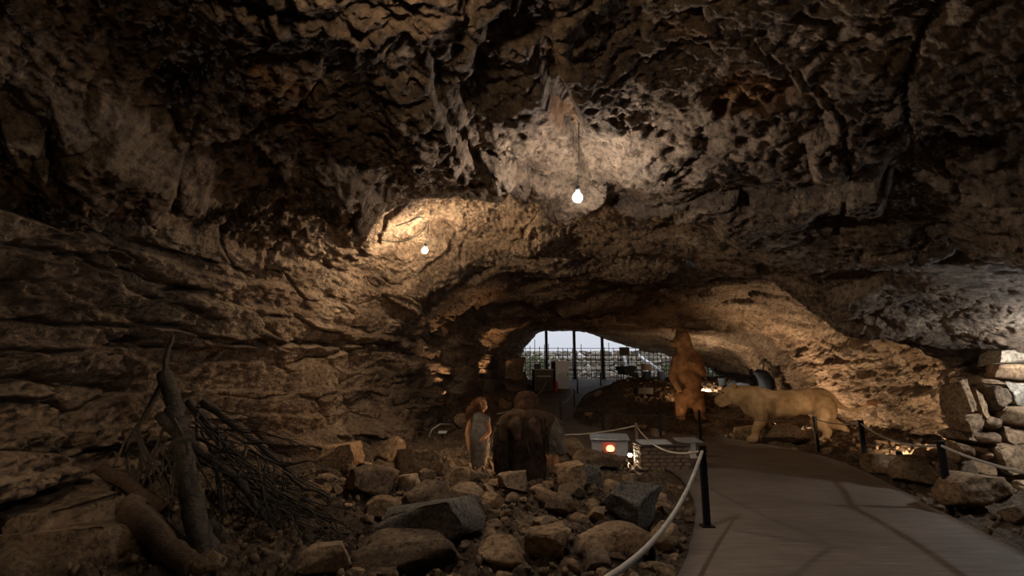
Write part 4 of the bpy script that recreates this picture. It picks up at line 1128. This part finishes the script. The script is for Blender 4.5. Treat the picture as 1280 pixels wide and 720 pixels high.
def blob_mesh(parts):
    bm = bmesh.new()
    for q in parts:
        if q[0] == 'e':
            _, c, r = q[:3]
            g = bmesh.ops.create_icosphere(bm, subdivisions=3, radius=1.0)
            Mx = Matrix.Translation(c) @ (Euler(q[3]).to_matrix().to_4x4() if len(q) > 3 else Matrix.Identity(4)) @ Matrix.Diagonal((*(r if hasattr(r, '__len__') else (r, r, r)), 1))
            bmesh.ops.transform(bm, matrix=Mx, verts=g['verts'])
        else:                                    # tapered limb chain: ('c', [points], [radii])
            _, P, R = q
            for (a, b_, ra, rb_) in zip(P[:-1], P[1:], R[:-1], R[1:]):
                a, b_ = Vector(a), Vector(b_); n = 5
                for k in range(n):
                    t0, t1 = k / n, (k + 1) / n
                v, f = tube_data([a, a.lerp(b_, .5), b_], [ra, (ra + rb_) / 2, rb_], 14)
                bv = [bm.verts.new(x) for x in v]
                for ff in f: bm.faces.new([bv[i] for i in ff])
            for p, r in zip(P, R):
                g = bmesh.ops.create_icosphere(bm, subdivisions=2, radius=r)
                bmesh.ops.translate(bm, vec=p, verts=g['verts'])
    return bm
def blob(name, parts, voxel, mat, parent=None, smooth=6, fac=.5):
    bm = blob_mesh(parts); bmesh.ops.recalc_face_normals(bm, faces=bm.faces)
    o = link(name, bm_mesh(name, bm), mat, parent)
    r = o.modifiers.new('remesh', 'REMESH'); r.mode = 'VOXEL'; r.voxel_size = voxel; r.use_smooth_shade = True
    s = o.modifiers.new('smooth', 'SMOOTH'); s.factor = fac; s.iterations = smooth
    return o
def blades(name, pts, mat, parent, ln=(.05, .11), wd=.012, seed=0, down=1.0, out=.35, curl=0.0):
    """short hanging locks; pts: (position, outward normal)"""
    rs = random.Random(seed); Vv = []; Ff = []
    for p, n in pts:
        L = rs.uniform(*ln); n = Vector(n).normalized()
        d = (Vector((rs.uniform(-.25, .25), rs.uniform(-.25, .25), -down)) + n * out); d = (d - n * min(0, d.dot(n))).normalized()
        s = d.cross(n); s = s.normalized() * wd * rs.uniform(.6, 1.3) if s.length > 1e-4 else Vector((wd, 0, 0))
        p = Vector(p); k = len(Vv); m = p + d * L * .55 + n * L * .08
        Vv += [p - s * .5, p + s * .5, m + s * .4, m - s * .4, p + d * L - n * L * .04]
        Ff += [(k, k + 1, k + 2, k + 3), (k + 3, k + 2, k + 4)]
    return tag(link(name, mesh_py(name, Vv, Ff), mat, parent), kind='stuff')
def on_ellipsoid(c, r, n, seed, cond=lambda d: True):
    rs = random.Random(seed); out = []
    while len(out) < n:
        d = Vector((rs.gauss(0, 1), rs.gauss(0, 1), rs.gauss(0, 1))).normalized()
        if not cond(d): continue
        out.append((Vector(c) + Vector((d.x * r[0], d.y * r[1], d.z * r[2])), Vector((d.x / r[0], d.y / r[1], d.z / r[2]))))
    return out
def ball(name, c, r, mat, parent):
    bm = bmesh.new(); bmesh.ops.create_icosphere(bm, subdivisions=2, radius=1)
    o = link(name, bm_mesh(name, bm), mat, parent); o.location = c; o.scale = r if hasattr(r, '__len__') else (r, r, r); return o
# ---------------------------------------------------------------- standing bear
by = 17.2
bp = at_y(862, 527, by); bz = gzr(bp.x, by)
top = at_y(862, 410, by).z
k = (top - bz) / 3.1
bear = empty('bear', Vector((bp.x, by, bz - .03))); bear.scale = (k * .86, k * .9, k)
tag(bear, 'brown bear figure standing upright on its hind legs on the mound', 'bear')
bear_parts = [
 ('e', (-.10, -.05, 2.72), (.33, .34, .32)), ('c', [(-.22, -.14, 2.68), (-.46, -.30, 2.60), (-.58, -.38, 2.57)], [.22, .17, .13]),
 ('e', (-.12, -.16, 2.86), (.22, .22, .14)), ('c', [(-.04, .05, 2.7), (0, .05, 2.3), (.02, .02, 1.95)], [.30, .38, .46]),
 ('e', (-.26, .02, 3.0), (.09, .05, .10)), ('e', (.12, .06, 3.0), (.09, .05, .10)),
 ('e', (.02, 0, 1.85), (.50, .44, .48)), ('e', (.02, -.06, 1.3), (.50, .50, .55)), ('e', (.03, 0, .82), (.48, .46, .42)),
 ('c', [(-.36, -.05, 2.05), (-.60, -.12, 1.48), (-.50, -.42, 1.08)], [.22, .18, .13]), ('e', (-.48, -.5, 1.0), (.12, .16, .13)),
 ('c', [(.40, -.05, 2.06), (.56, -.15, 1.58), (.36, -.48, 1.72), (.14, -.56, 1.92)], [.22, .19, .15, .12]), ('e', (.06, -.58, 1.98), (.14, .10, .11)),
 ('c', [(-.24, -.02, .8), (-.34, -.14, .42), (-.34, .0, .14)], [.30, .24, .19]), ('c', [(-.34, .02, .09), (-.36, -.3, .08)], [.13, .13]),
 ('c', [(.28, -.02, .8), (.36, -.14, .42), (.38, .0, .14)], [.30, .24, .19]), ('c', [(.38, .02, .09), (.40, -.3, .08)], [.13, .13]),
 ('e', (.05, .46, .75), (.1, .12, .1))]
blob('body', bear_parts, .045, M['bearfur'], bear, 5)
ball('nose', (-.69, -.44, 2.63), (.05, .06, .045), M['nose'], bear)
for q in ((-.37, -.22, 2.82), (-.22, -.34, 2.82)): ball('eye', q, .03, M['eye'], bear)
for (cx_, cy_, cz_, dx) in ((-.48, -.6, .93, 1), (.02, -.66, 1.94, 1), (-.36, -.42, .05, 1), (.40, -.42, .05, 1)):
    for j in range(4): tube('claw', [(cx_ + (j - 1.5) * .055, cy_, cz_), (cx_ + (j - 1.5) * .058, cy_ - .06, cz_ - .01), (cx_ + (j - 1.5) * .06, cy_ - .10, cz_ - .045)], [.016, .013, .003], M['nose'], bear, 5)
# ---------------------------------------------------------------- walking lion
ly = 14.2
lp = at_y(988, 552, ly); lz = gzr(lp.x, ly)
lion = empty('lion', Vector((lp.x, ly, at_y(988, 552, ly).z)), math.radians(-9)); tag(lion, 'pale tan lioness figure walking left beside the walkway', 'lion')
k = ly / 640 / .0211; lion.scale = (k, k, k)
lion_parts = [
 ('e', (-.74, 0, .97), (.42, .30, .40)), ('e', (-.40, 0, .92), (.42, .31, .37)), ('e', (0, 0, .93), (.46, .28, .33)), ('e', (.40, 0, .97), (.42, .26, .31)), ('e', (.80, 0, .97), (.38, .29, .38)),
 ('c', [(-.74, 0, 1.26), (-.3, 0, 1.17), (.3, 0, 1.18), (.8, 0, 1.22)], [.14, .11, .11, .14]),
 ('c', [(-.85, 0, 1.06), (-1.10, 0, 1.14), (-1.30, 0, 1.14)], [.34, .29, .23]),
 ('e', (-1.38, 0, 1.17), (.24, .20, .21)), ('e', (-1.46, 0, 1.22), (.16, .15, .13)), ('c', [(-1.50, 0, 1.10), (-1.68, 0, 1.00)], [.155, .115]), ('c', [(-1.44, 0, .99), (-1.62, 0, .90)], [.12, .08]),
 ('e', (-1.27, -.17, 1.38), (.05, .075, .085)), ('e', (-1.27, .17, 1.38), (.05, .075, .085)),
 ('e', (-.76, -.23, .86), (.25, .12, .33)), ('e', (-.70, .23, .86), (.25, .12, .33)),
 ('c', [(-.74, -.22, .75), (-.70, -.23, .55), (-.86, -.23, .30), (-.90, -.23, .10)], [.20, .155, .11, .095]), ('c', [(-.92, -.23, .07), (-1.04, -.23, .055)], [.10, .085]),
 ('c', [(-.66, .20, .75), (-.54, .20, .52), (-.44, .20, .28), (-.44, .20, .10)], [.19, .15, .105, .095]), ('c', [(-.46, .20, .07), (-.58, .20, .055)], [.10, .085]),
 ('e', (.80, -.22, .82), (.30, .14, .37)), ('e', (.84, .22, .82), (.30, .14, .37)),
 ('c', [(.74, -.22, .72), (.60, -.24, .50), (.82, -.24, .28), (.72, -.24, .08)], [.23, .175, .095, .085]), ('c', [(.70, -.24, .06), (.58, -.24, .05)], [.095, .08]),
 ('c', [(.92, .20, .74), (1.0, .22, .52), (1.36, .22, .34), (1.52, .22, .08)], [.23, .18, .10, .085]), ('c', [(1.50, .22, .06), (1.40, .22, .05)], [.095, .08]),
 ('c', [(1.08, 0, 1.08), (1.25, 0, .88), (1.45, 0, .78), (1.70, 0, .81), (1.90, 0, .93)], [.11, .075, .055, .05, .045])]
blob('body', lion_parts, .028, M['lionfur'], lion, 4)
ball('nose', (-1.79, 0, 1.03), (.03, .055, .04), M['nose'], lion)
for sy in (-1, 1): ball('eye', (-1.57, sy * .115, 1.22), .024, M['eye'], lion)
ball('tail_tuft', (2.0, 0, .97), (.15, .065, .07), M['bearfur'], lion)
# ---------------------------------------------------------------- seated adult seen from behind
def hand(base, fwd, side, up, s=1.0):
    """palm with four fingers and a thumb as blended limb chains"""
    b0, f, sd_, u = Vector(base), Vector(fwd).normalized(), Vector(side).normalized(), Vector(up).normalized()
    parts = [('c', [b0, b0 + f * .05 * s, b0 + f * .085 * s], [.030 * s, .036 * s, .034 * s])]
    for i, L in enumerate((.070, .080, .075, .058)):
        r = b0 + f * .085 * s + sd_ * (i - 1.5) * .021 * s
        parts.append(('c', [r, r + f * L * .5 * s - u * .006 * s, r + f * L * .85 * s - u * .03 * s], [.0105 * s, .0098 * s, .0085 * s]))
    t = b0 + f * .03 * s + sd_ * -.034 * s
    parts.append(('c', [t, t + f * .03 * s - sd_ * .022 * s, t + f * .062 * s - sd_ * .026 * s - u * .01], [.013 * s, .0115 * s, .0095 * s]))
    return parts
ay = 8.0
ap = at_y(661, 592, ay); az = gzr(ap.x, ay)
man = empty('person', Vector((ap.x, ay, az - .02))); tag(man, 'person in dark fur cloak sitting on the rubble, seen from behind', 'person')
mz = at_y(661, 487, ay).z - az            # head top
s = mz / 1.33; man.scale = (s, s, s)
man_parts = [
 ('e', (0, .02, .22), (.25, .20, .20)), ('c', [(0, .02, .25), (0, .0, .55), (-.01, .06, .84)], [.20, .185, .17]), ('c', [(-.21, .06, .86), (0, .03, .90), (.21, .06, .86)], [.10, .12, .10]),
 ('c', [(-.02, .08, .92), (-.03, .12, 1.05)], [.075, .07]), ('e', (-.03, .15, 1.15), (.085, .105, .125)), ('e', (-.03, .22, 1.10), (.06, .06, .07)),
 ('e', (-.03, .27, 1.13), (.018, .028, .03)), ('e', (-.118, .15, 1.14), (.012, .025, .035)), ('e', (.058, .15, 1.14), (.012, .025, .035)),
 ('c', [(.25, .06, .84), (.44, .03, .50), (.42, -.04, .16)], [.085, .07, .05]), ('c', [(-.25, .06, .84), (-.36, .14, .54), (-.22, .38, .40)], [.085, .068, .05]),
 ('c', [(.14, .08, .14), (.34, .42, .20), (.10, .58, .09)], [.13, .095, .07]), ('c', [(-.14, .08, .14), (-.36, .40, .20), (-.08, .62, .09)], [.13, .095, .07]),
 ('c', [(.10, .58, .08), (-.06, .68, .06)], [.055, .045]), ('c', [(-.08, .62, .07), (.10, .74, .06)], [.055, .045])]
man_parts += hand((.42, -.04, .16), (-.05, .15, -.8), (1, .1, 0), (0, -1, 0)) + hand((-.22, .38, .40), (.7, .5, -.2), (.3, -.6, .4), (0, 0, 1))
blob('body', man_parts, .014, M['skin'], man, 3)
hr = blob('hair', [('e', (-.03, .08, 1.17), (.185, .18, .165)), ('c', [(-.03, .04, 1.13), (-.03, -.01, 1.02), (-.03, -.03, .95)], [.185, .18, .14]), ('e', (-.15, .10, 1.06), (.06, .09, .12)), ('e', (.10, .10, 1.06), (.06, .09, .12))], .018, M['darkhair'], man, 4)
blades('hair_locks', on_ellipsoid((-.03, .07, 1.17), (.19, .185, .17), 420, 21, lambda d: d.y < .5) + on_ellipsoid((-.03, .02, 1.03), (.19, .185, .15), 420, 22, lambda d: d.y < .4), M['darkhair'], hr, (.05, .11), .014, 23, 1.0, .10)
cl_parts = [('c', [(0, -.02, .95), (-.01, -.05, .70), (0, -.05, .35), (0, -.04, .10)], [.17, .27, .27, .29]), ('c', [(-.33, .03, .86), (-.02, 0, .95), (.30, .03, .86)], [.13, .17, .13]),
 ('c', [(-.30, .03, .84), (-.42, .03, .52), (-.43, .06, .12)], [.15, .16, .13]), ('c', [(.30, .03, .85), (.43, .01, .64), (.48, .03, .42)], [.15, .155, .13])]
ck = blob('fur_cloak', cl_parts[:3], .02, M['cloak'], man, 4)
sv = blob('fur_sleeve', [cl_parts[3], ('e', (.48, .03, .40), (.14, .13, .09))], .018, M['greyfur'], man, 3)
pe = blob('shoulder_pelt', [('c', [(-.36, -.02, .84), (-.16, -.09, .92), (.04, -.11, .93), (.30, -.03, .88)], [.13, .14, .14, .13]), ('c', [(-.20, -.19, .80), (-.16, -.24, .62)], [.13, .08]), ('c', [(.06, -.20, .80), (.14, -.25, .56)], [.14, .07]), ('c', [(-.36, -.07, .80), (-.40, -.09, .60)], [.12, .08])], .018, M['pelt'], man, 3)
blades('pelt_fur', on_ellipsoid((-.03, -.08, .86), (.40, .18, .17), 420, 36, lambda d: d.y < .2), M['pelt'], pe, (.06, .12), .022, 37, 1.0, .15)
blades('fur', on_ellipsoid((0, -.05, .55), (.31, .30, .5), 700, 31, lambda d: d.y < .3) + on_ellipsoid((-.43, .05, .45), (.16, .17, .40), 300, 32), M['cloak'], ck, (.06, .12), .02, 33, 1.0, .15)
blades('sleeve_fur', on_ellipsoid((.42, .03, .62), (.16, .16, .30), 420, 34), M['greyfur'], sv, (.05, .10), .02, 35, 1.0, .25)
# ---------------------------------------------------------------- standing child
cy = 8.7
cp = at_y(598, 577, cy); cz = gzr(cp.x, cy)
kid = empty('person', Vector((cp.x, cy, cz)), math.radians(0)); tag(kid, 'small standing person with long reddish hair in a pale fur garment', 'person')
s = (at_y(598, 497, cy).z - cz) / 1.10; kid.scale = (s, s, s)
kid_parts = [
 ('e', (.045, -.02, .985), (.072, .08, .095)), ('e', (.09, -.045, .955), (.035, .04, .045)), ('e', (.118, -.062, .975), (.016, .014, .02)), ('e', (.105, -.085, .985), (.02, .012, .02)),
 ('c', [(.02, 0, .80), (.03, -.005, .90)], [.05, .045]), ('c', [(-.09, .03, .78), (0, 0, .79), (.10, -.03, .78)], [.05, .07, .05]),
 ('c', [(0, 0, .78), (0, 0, .60), (0, 0, .48)], [.10, .095, .11]),
 ('c', [(-.12, .0, .77), (-.17, -.06, .58), (-.14, -.14, .40)], [.045, .036, .028]), ('c', [(.12, -.03, .77), (.16, -.06, .60), (.08, -.16, .52)], [.045, .036, .028]),
 ('c', [(-.06, .03, .46), (-.065, .02, .25), (-.06, .04, .05)], [.075, .055, .035]), ('c', [(.06, -.02, .46), (.07, -.05, .25), (.06, -.03, .05)], [.075, .055, .035]),
 ('c', [(-.06, .04, .03), (.01, -.03, .025)], [.03, .026]), ('c', [(.06, -.03, .03), (.13, -.10, .025)], [.03, .026])]
kid_parts += hand((-.14, -.14, .40), (.1, -.2, -.9), (.3, .9, 0), (-1, 0, 0), .62) + hand((.08, -.16, .52), (-.5, -.2, -.3), (0, .4, .6), (0, -1, 0), .62)
blob('body', kid_parts, .010, M['skin'], kid, 3)
for a in ((.112, -.055, 1.0), (.075, -.092, 1.0)): ball('eye', a, .010, M['eye'], kid)
ball('mouth', (.112, -.085, .928), (.014, .014, .006), M['nose'], kid)
kh = blob('hair', [('e', (.02, .015, 1.01), (.10, .10, .095)), ('c', [(-.05, .03, .98), (-.10, .04, .86), (-.15, .05, .66)], [.07, .085, .05]), ('c', [(.0, .09, .98), (-.01, .10, .85)], [.05, .06])], .013, M['redhair'], kid, 3)
blades('hair_locks', on_ellipsoid((.01, .02, 1.01), (.105, .105, .10), 260, 41, lambda d: d.x < .45) + on_ellipsoid((-.10, .04, .86), (.09, .09, .14), 320, 42), M['redhair'], kh, (.06, .15), .010, 43, 1.0, .12)
kg = blob('fur_garment', [('c', [(.0, -.01, .79), (.01, -.02, .62), (.01, -.02, .40), (.01, -.02, .18)], [.115, .13, .14, .125]), ('c', [(-.09, .02, .78), (.11, -.03, .78)], [.07, .07])], .014, M['palefur'], kid, 4)
blades('fur', on_ellipsoid((.01, -.02, .48), (.145, .145, .36), 900, 44), M['palefur'], kg, (.05, .10), .016, 45, 1.0, .25)
# ================================================================== gate of steel bars at the mouth, ground and stones outside
GY_ = 30.2
M['ironbar'] = plain('dark_iron_bar', (0.03, 0.03, 0.032), 0.6, .3)
def ceil_at(x):
    P = V[int(3.0 / 11 * NU):int(10.6 / 11 * NU), -8:, :].reshape(-1, 3); i = np.abs(P[:, 0] - x) < .25
    return float(P[i, 2].min()) if i.any() else 3.0
gz0 = 1.88
posts_x = [at_y(p, 440, GY_).x for p in (683, 718, 753, 800)]
for i, x in enumerate(posts_x[:3]):
    ztop = at_y(683, (404, 405, 425)[i], GY_).z
    e = empty('gate_post', Vector((x, GY_, gz0 - .1))); tag(e, ['left of the three tall dark steel posts at the cave mouth', 'middle one of the three tall dark steel posts at the cave mouth', 'right one of the three tall dark steel posts at the cave mouth'][i], 'post', 'tall gate posts')
    box('shaft', (.16, .16, ztop - gz0 + .3), (0, 0, (ztop - gz0 + .3) / 2), M['ironbar'], e, None, .01)
    box('base_plate', (.34, .34, .05), (0, 0, .11), M['ironbar'], e, None, .006)
edges = [at_y(648, 440, GY_).x] + posts_x[:3] + [at_y(803, 440, GY_).x, at_y(850, 440, GY_).x, at_y(912, 440, GY_).x]
names = ['far left', 'second', 'third', 'fourth', 'fifth', 'far right']
rg = random.Random(8)
for i, (xa, xb) in enumerate(zip(edges[:-1], edges[1:])):
    e = empty('bar_fence', Vector(((xa + xb) / 2, GY_, gz0))); 
    tag(e, ['grid fence of thin iron bars left of the left tall post', 'grid fence of thin bars between the left and middle tall posts', 'grid fence of thin bars between the middle and right tall posts', 'grid fence of thin bars just right of the right tall post', 'grid fence of thin bars left of the bear', 'grid fence of thin bars right behind the bear'][i], 'fence', 'bar fences across the cave mouth')
    x0, x1 = xa + .12 - e.location.x, xb - .12 - e.location.x
    H = [2.3, 1.9, 1.95, 2.0, 2.0, 1.7][i]
    n = max(3, int((x1 - x0) / .235))
    for k in range(n + 1):
        x = x0 + (x1 - x0) * k / n
        hz = min(H * rg.uniform(.8, 1.08), ceil_at(x + e.location.x) - gz0 + .1)
        box('upright_bar', (.035, .035, hz), (x, 0, hz / 2), M['ironbar'], e)
    for k in range(9):
        z = .1 + k * .21
        if z > H - .05: break
        box('cross_bar', (x1 - x0 + .1, .025, .028), ((x0 + x1) / 2, -.03, z), M['ironbar'], e)
# --- outside: slope, terrace walls, bushes
def slope_mat():
    m, nt, b = new_mat('dry_hillside')
    tc = N(nt, 'ShaderNodeTexCoord').outputs['Object']
    c = ramp(nt, noise(nt, tc, 1.4, 7, .7), [(0.3, (.10, .10, .06)), (.5, (.28, .25, .19)), (.7, (.5, .47, .4))])
    nt.links.new(c, b.inputs['Base Color']); b.inputs['Roughness'].default_value = .9
    bump(nt, b, noise(nt, tc, 6, 6), .8, .1); return m
M['slope'] = slope_mat()
sx = np.linspace(-14, 34, 120); sy = np.linspace(29.5, 60, 110)
SX, SY = np.meshgrid(sx, sy, indexing='ij')
P = np.stack([SX.ravel(), SY.ravel(), np.zeros(SX.size)], 1)
P[:, 2] = 1.82 + 0.05 * (P[:, 1] - 30) * 0 + 1.9 * sstep(36, 43, P[:, 1]) + 1.2 * sstep(44, 56, P[:, 1]) * (0.6 + .5 * perlin(P, .12, 5.)) + .25 * fbm(P, .5, 3) * sstep(31, 36, P[:, 1])
ii = np.arange(SX.size).reshape(SX.shape)
tag(link('ground_outside', mesh_np('ground_outside', P, np.stack([ii[:-1, :-1], ii[1:, :-1], ii[1:, 1:], ii[:-1, 1:]], -1).reshape(-1, 4)), M['slope']), 'pale stony slope outside the cave mouth', 'hillside', kind='structure')
def out_z(x, y):
    i = np.argmin(np.abs(sx - x)); j = np.argmin(np.abs(sy - y)); return float(P[ii[i, j], 2])
M['outstone'] = rock_mat('outside_stone', (.2, .18, .15), (.42, .39, .34), (.62, .6, .55), 1.2, objvar=True, pits=False)
tw = empty('terrace_wall', Vector((8, 36.4, out_z(8, 36.4)))); tag(tw, 'rough terrace wall of pale stones outside behind the bar fence', 'stone wall')
rw = random.Random(4)
for r_ in range(6):
    x = -3.0 + rw.uniform(0, .3)
    while x < 17:
        w = rw.uniform(.35, .85)
        rock('stone', 's' if rw.random() < .6 else 'r', rw.randrange(30), Vector((x + w / 2, 36.4 + r_ * .12 + rw.uniform(-.06, .06), 1.75 + r_ * .36)) - tw.location, (w * 1.05, .6, .42), M['outstone'], 0, (0, rw.uniform(-.1, .1)), tw)
        x += w
M['leaf'] = plain('dry_green_leaves', (.10, .12, .05), .8, var=.5)
def bush(x, y, w, h, label, seed):
    e = empty('bush', Vector((x, y, out_z(x, y)))); tag(e, label, 'bush', 'bushes on the slope outside')
    rs = random.Random(seed); Vv = []; Ff = []
    for q in range(5):
        a = rs.uniform(0, 6.28); tube('stem', [(0, 0, -.05), (math.cos(a) * w * .2, math.sin(a) * w * .2, h * .5), (math.cos(a) * w * .35, math.sin(a) * w * .35, h * .85)], .03, M['pole'], e, 5)
    for q in range(700):
        d = Vector((rs.gauss(0, 1), rs.gauss(0, 1), rs.gauss(0, 1))).normalized() * rs.uniform(.5, 1.0) ** .5
        c = Vector((d.x * w / 2, d.y * w / 2, h * .55 + d.z * h * .45)); n = Vector((rs.gauss(0, 1), rs.gauss(0, 1), rs.gauss(0, 1))).normalized(); t_ = n.orthogonal().normalized(); s_ = rs.uniform(.05, .11); b2 = n.cross(t_)
        k = len(Vv); Vv += [c - t_ * s_, c + b2 * s_ * .5, c + t_ * s_, c - b2 * s_ * .5]; Ff.append((k, k + 1, k + 2, k + 3))
    tag(link('foliage', mesh_py('foliage', Vv, Ff), M['leaf'], e, False), kind='stuff')
for i, (x, y, w, h, lb_) in enumerate([(1.5, 35.2, 1.8, 1.7, 'dry bush outside behind the far left bar fence'), (4.4, 38.5, 2.2, 1.3, 'bush on the terrace between the two left tall posts'), (7.2, 38.8, 2.6, 1.1, 'bush on the terrace right of the middle post'), (10.8, 35.0, 1.4, 1.2, 'green bush outside left of the bear'), (13.2, 34.5, 1.8, 1.9, 'green bush outside right of the bear')]):
    bush(x, y, w, h, lb_, 60 + i)
# leaning beams outside
for i, (a, b_, lab) in enumerate([((798, 444), (832, 468), 'pale leaning timber beam outside the fence, sloping right'), ((806, 458), (850, 448), 'dark long beam outside the fence, nearly level'), ((778, 442), (790, 472), 'grey prop post leaning outside the fence')]):
    A, B_ = at_y(a[0], a[1], 33.0), at_y(b_[0], b_[1], 32.6)
    o = tube('timber_beam', [Vector((0, 0, 0)), B_ - A], .08, [M['whiteboard'], M['darkwood'], M['greyboard']][i], None, 6); o.location = A; tag(o, lab, 'beam')
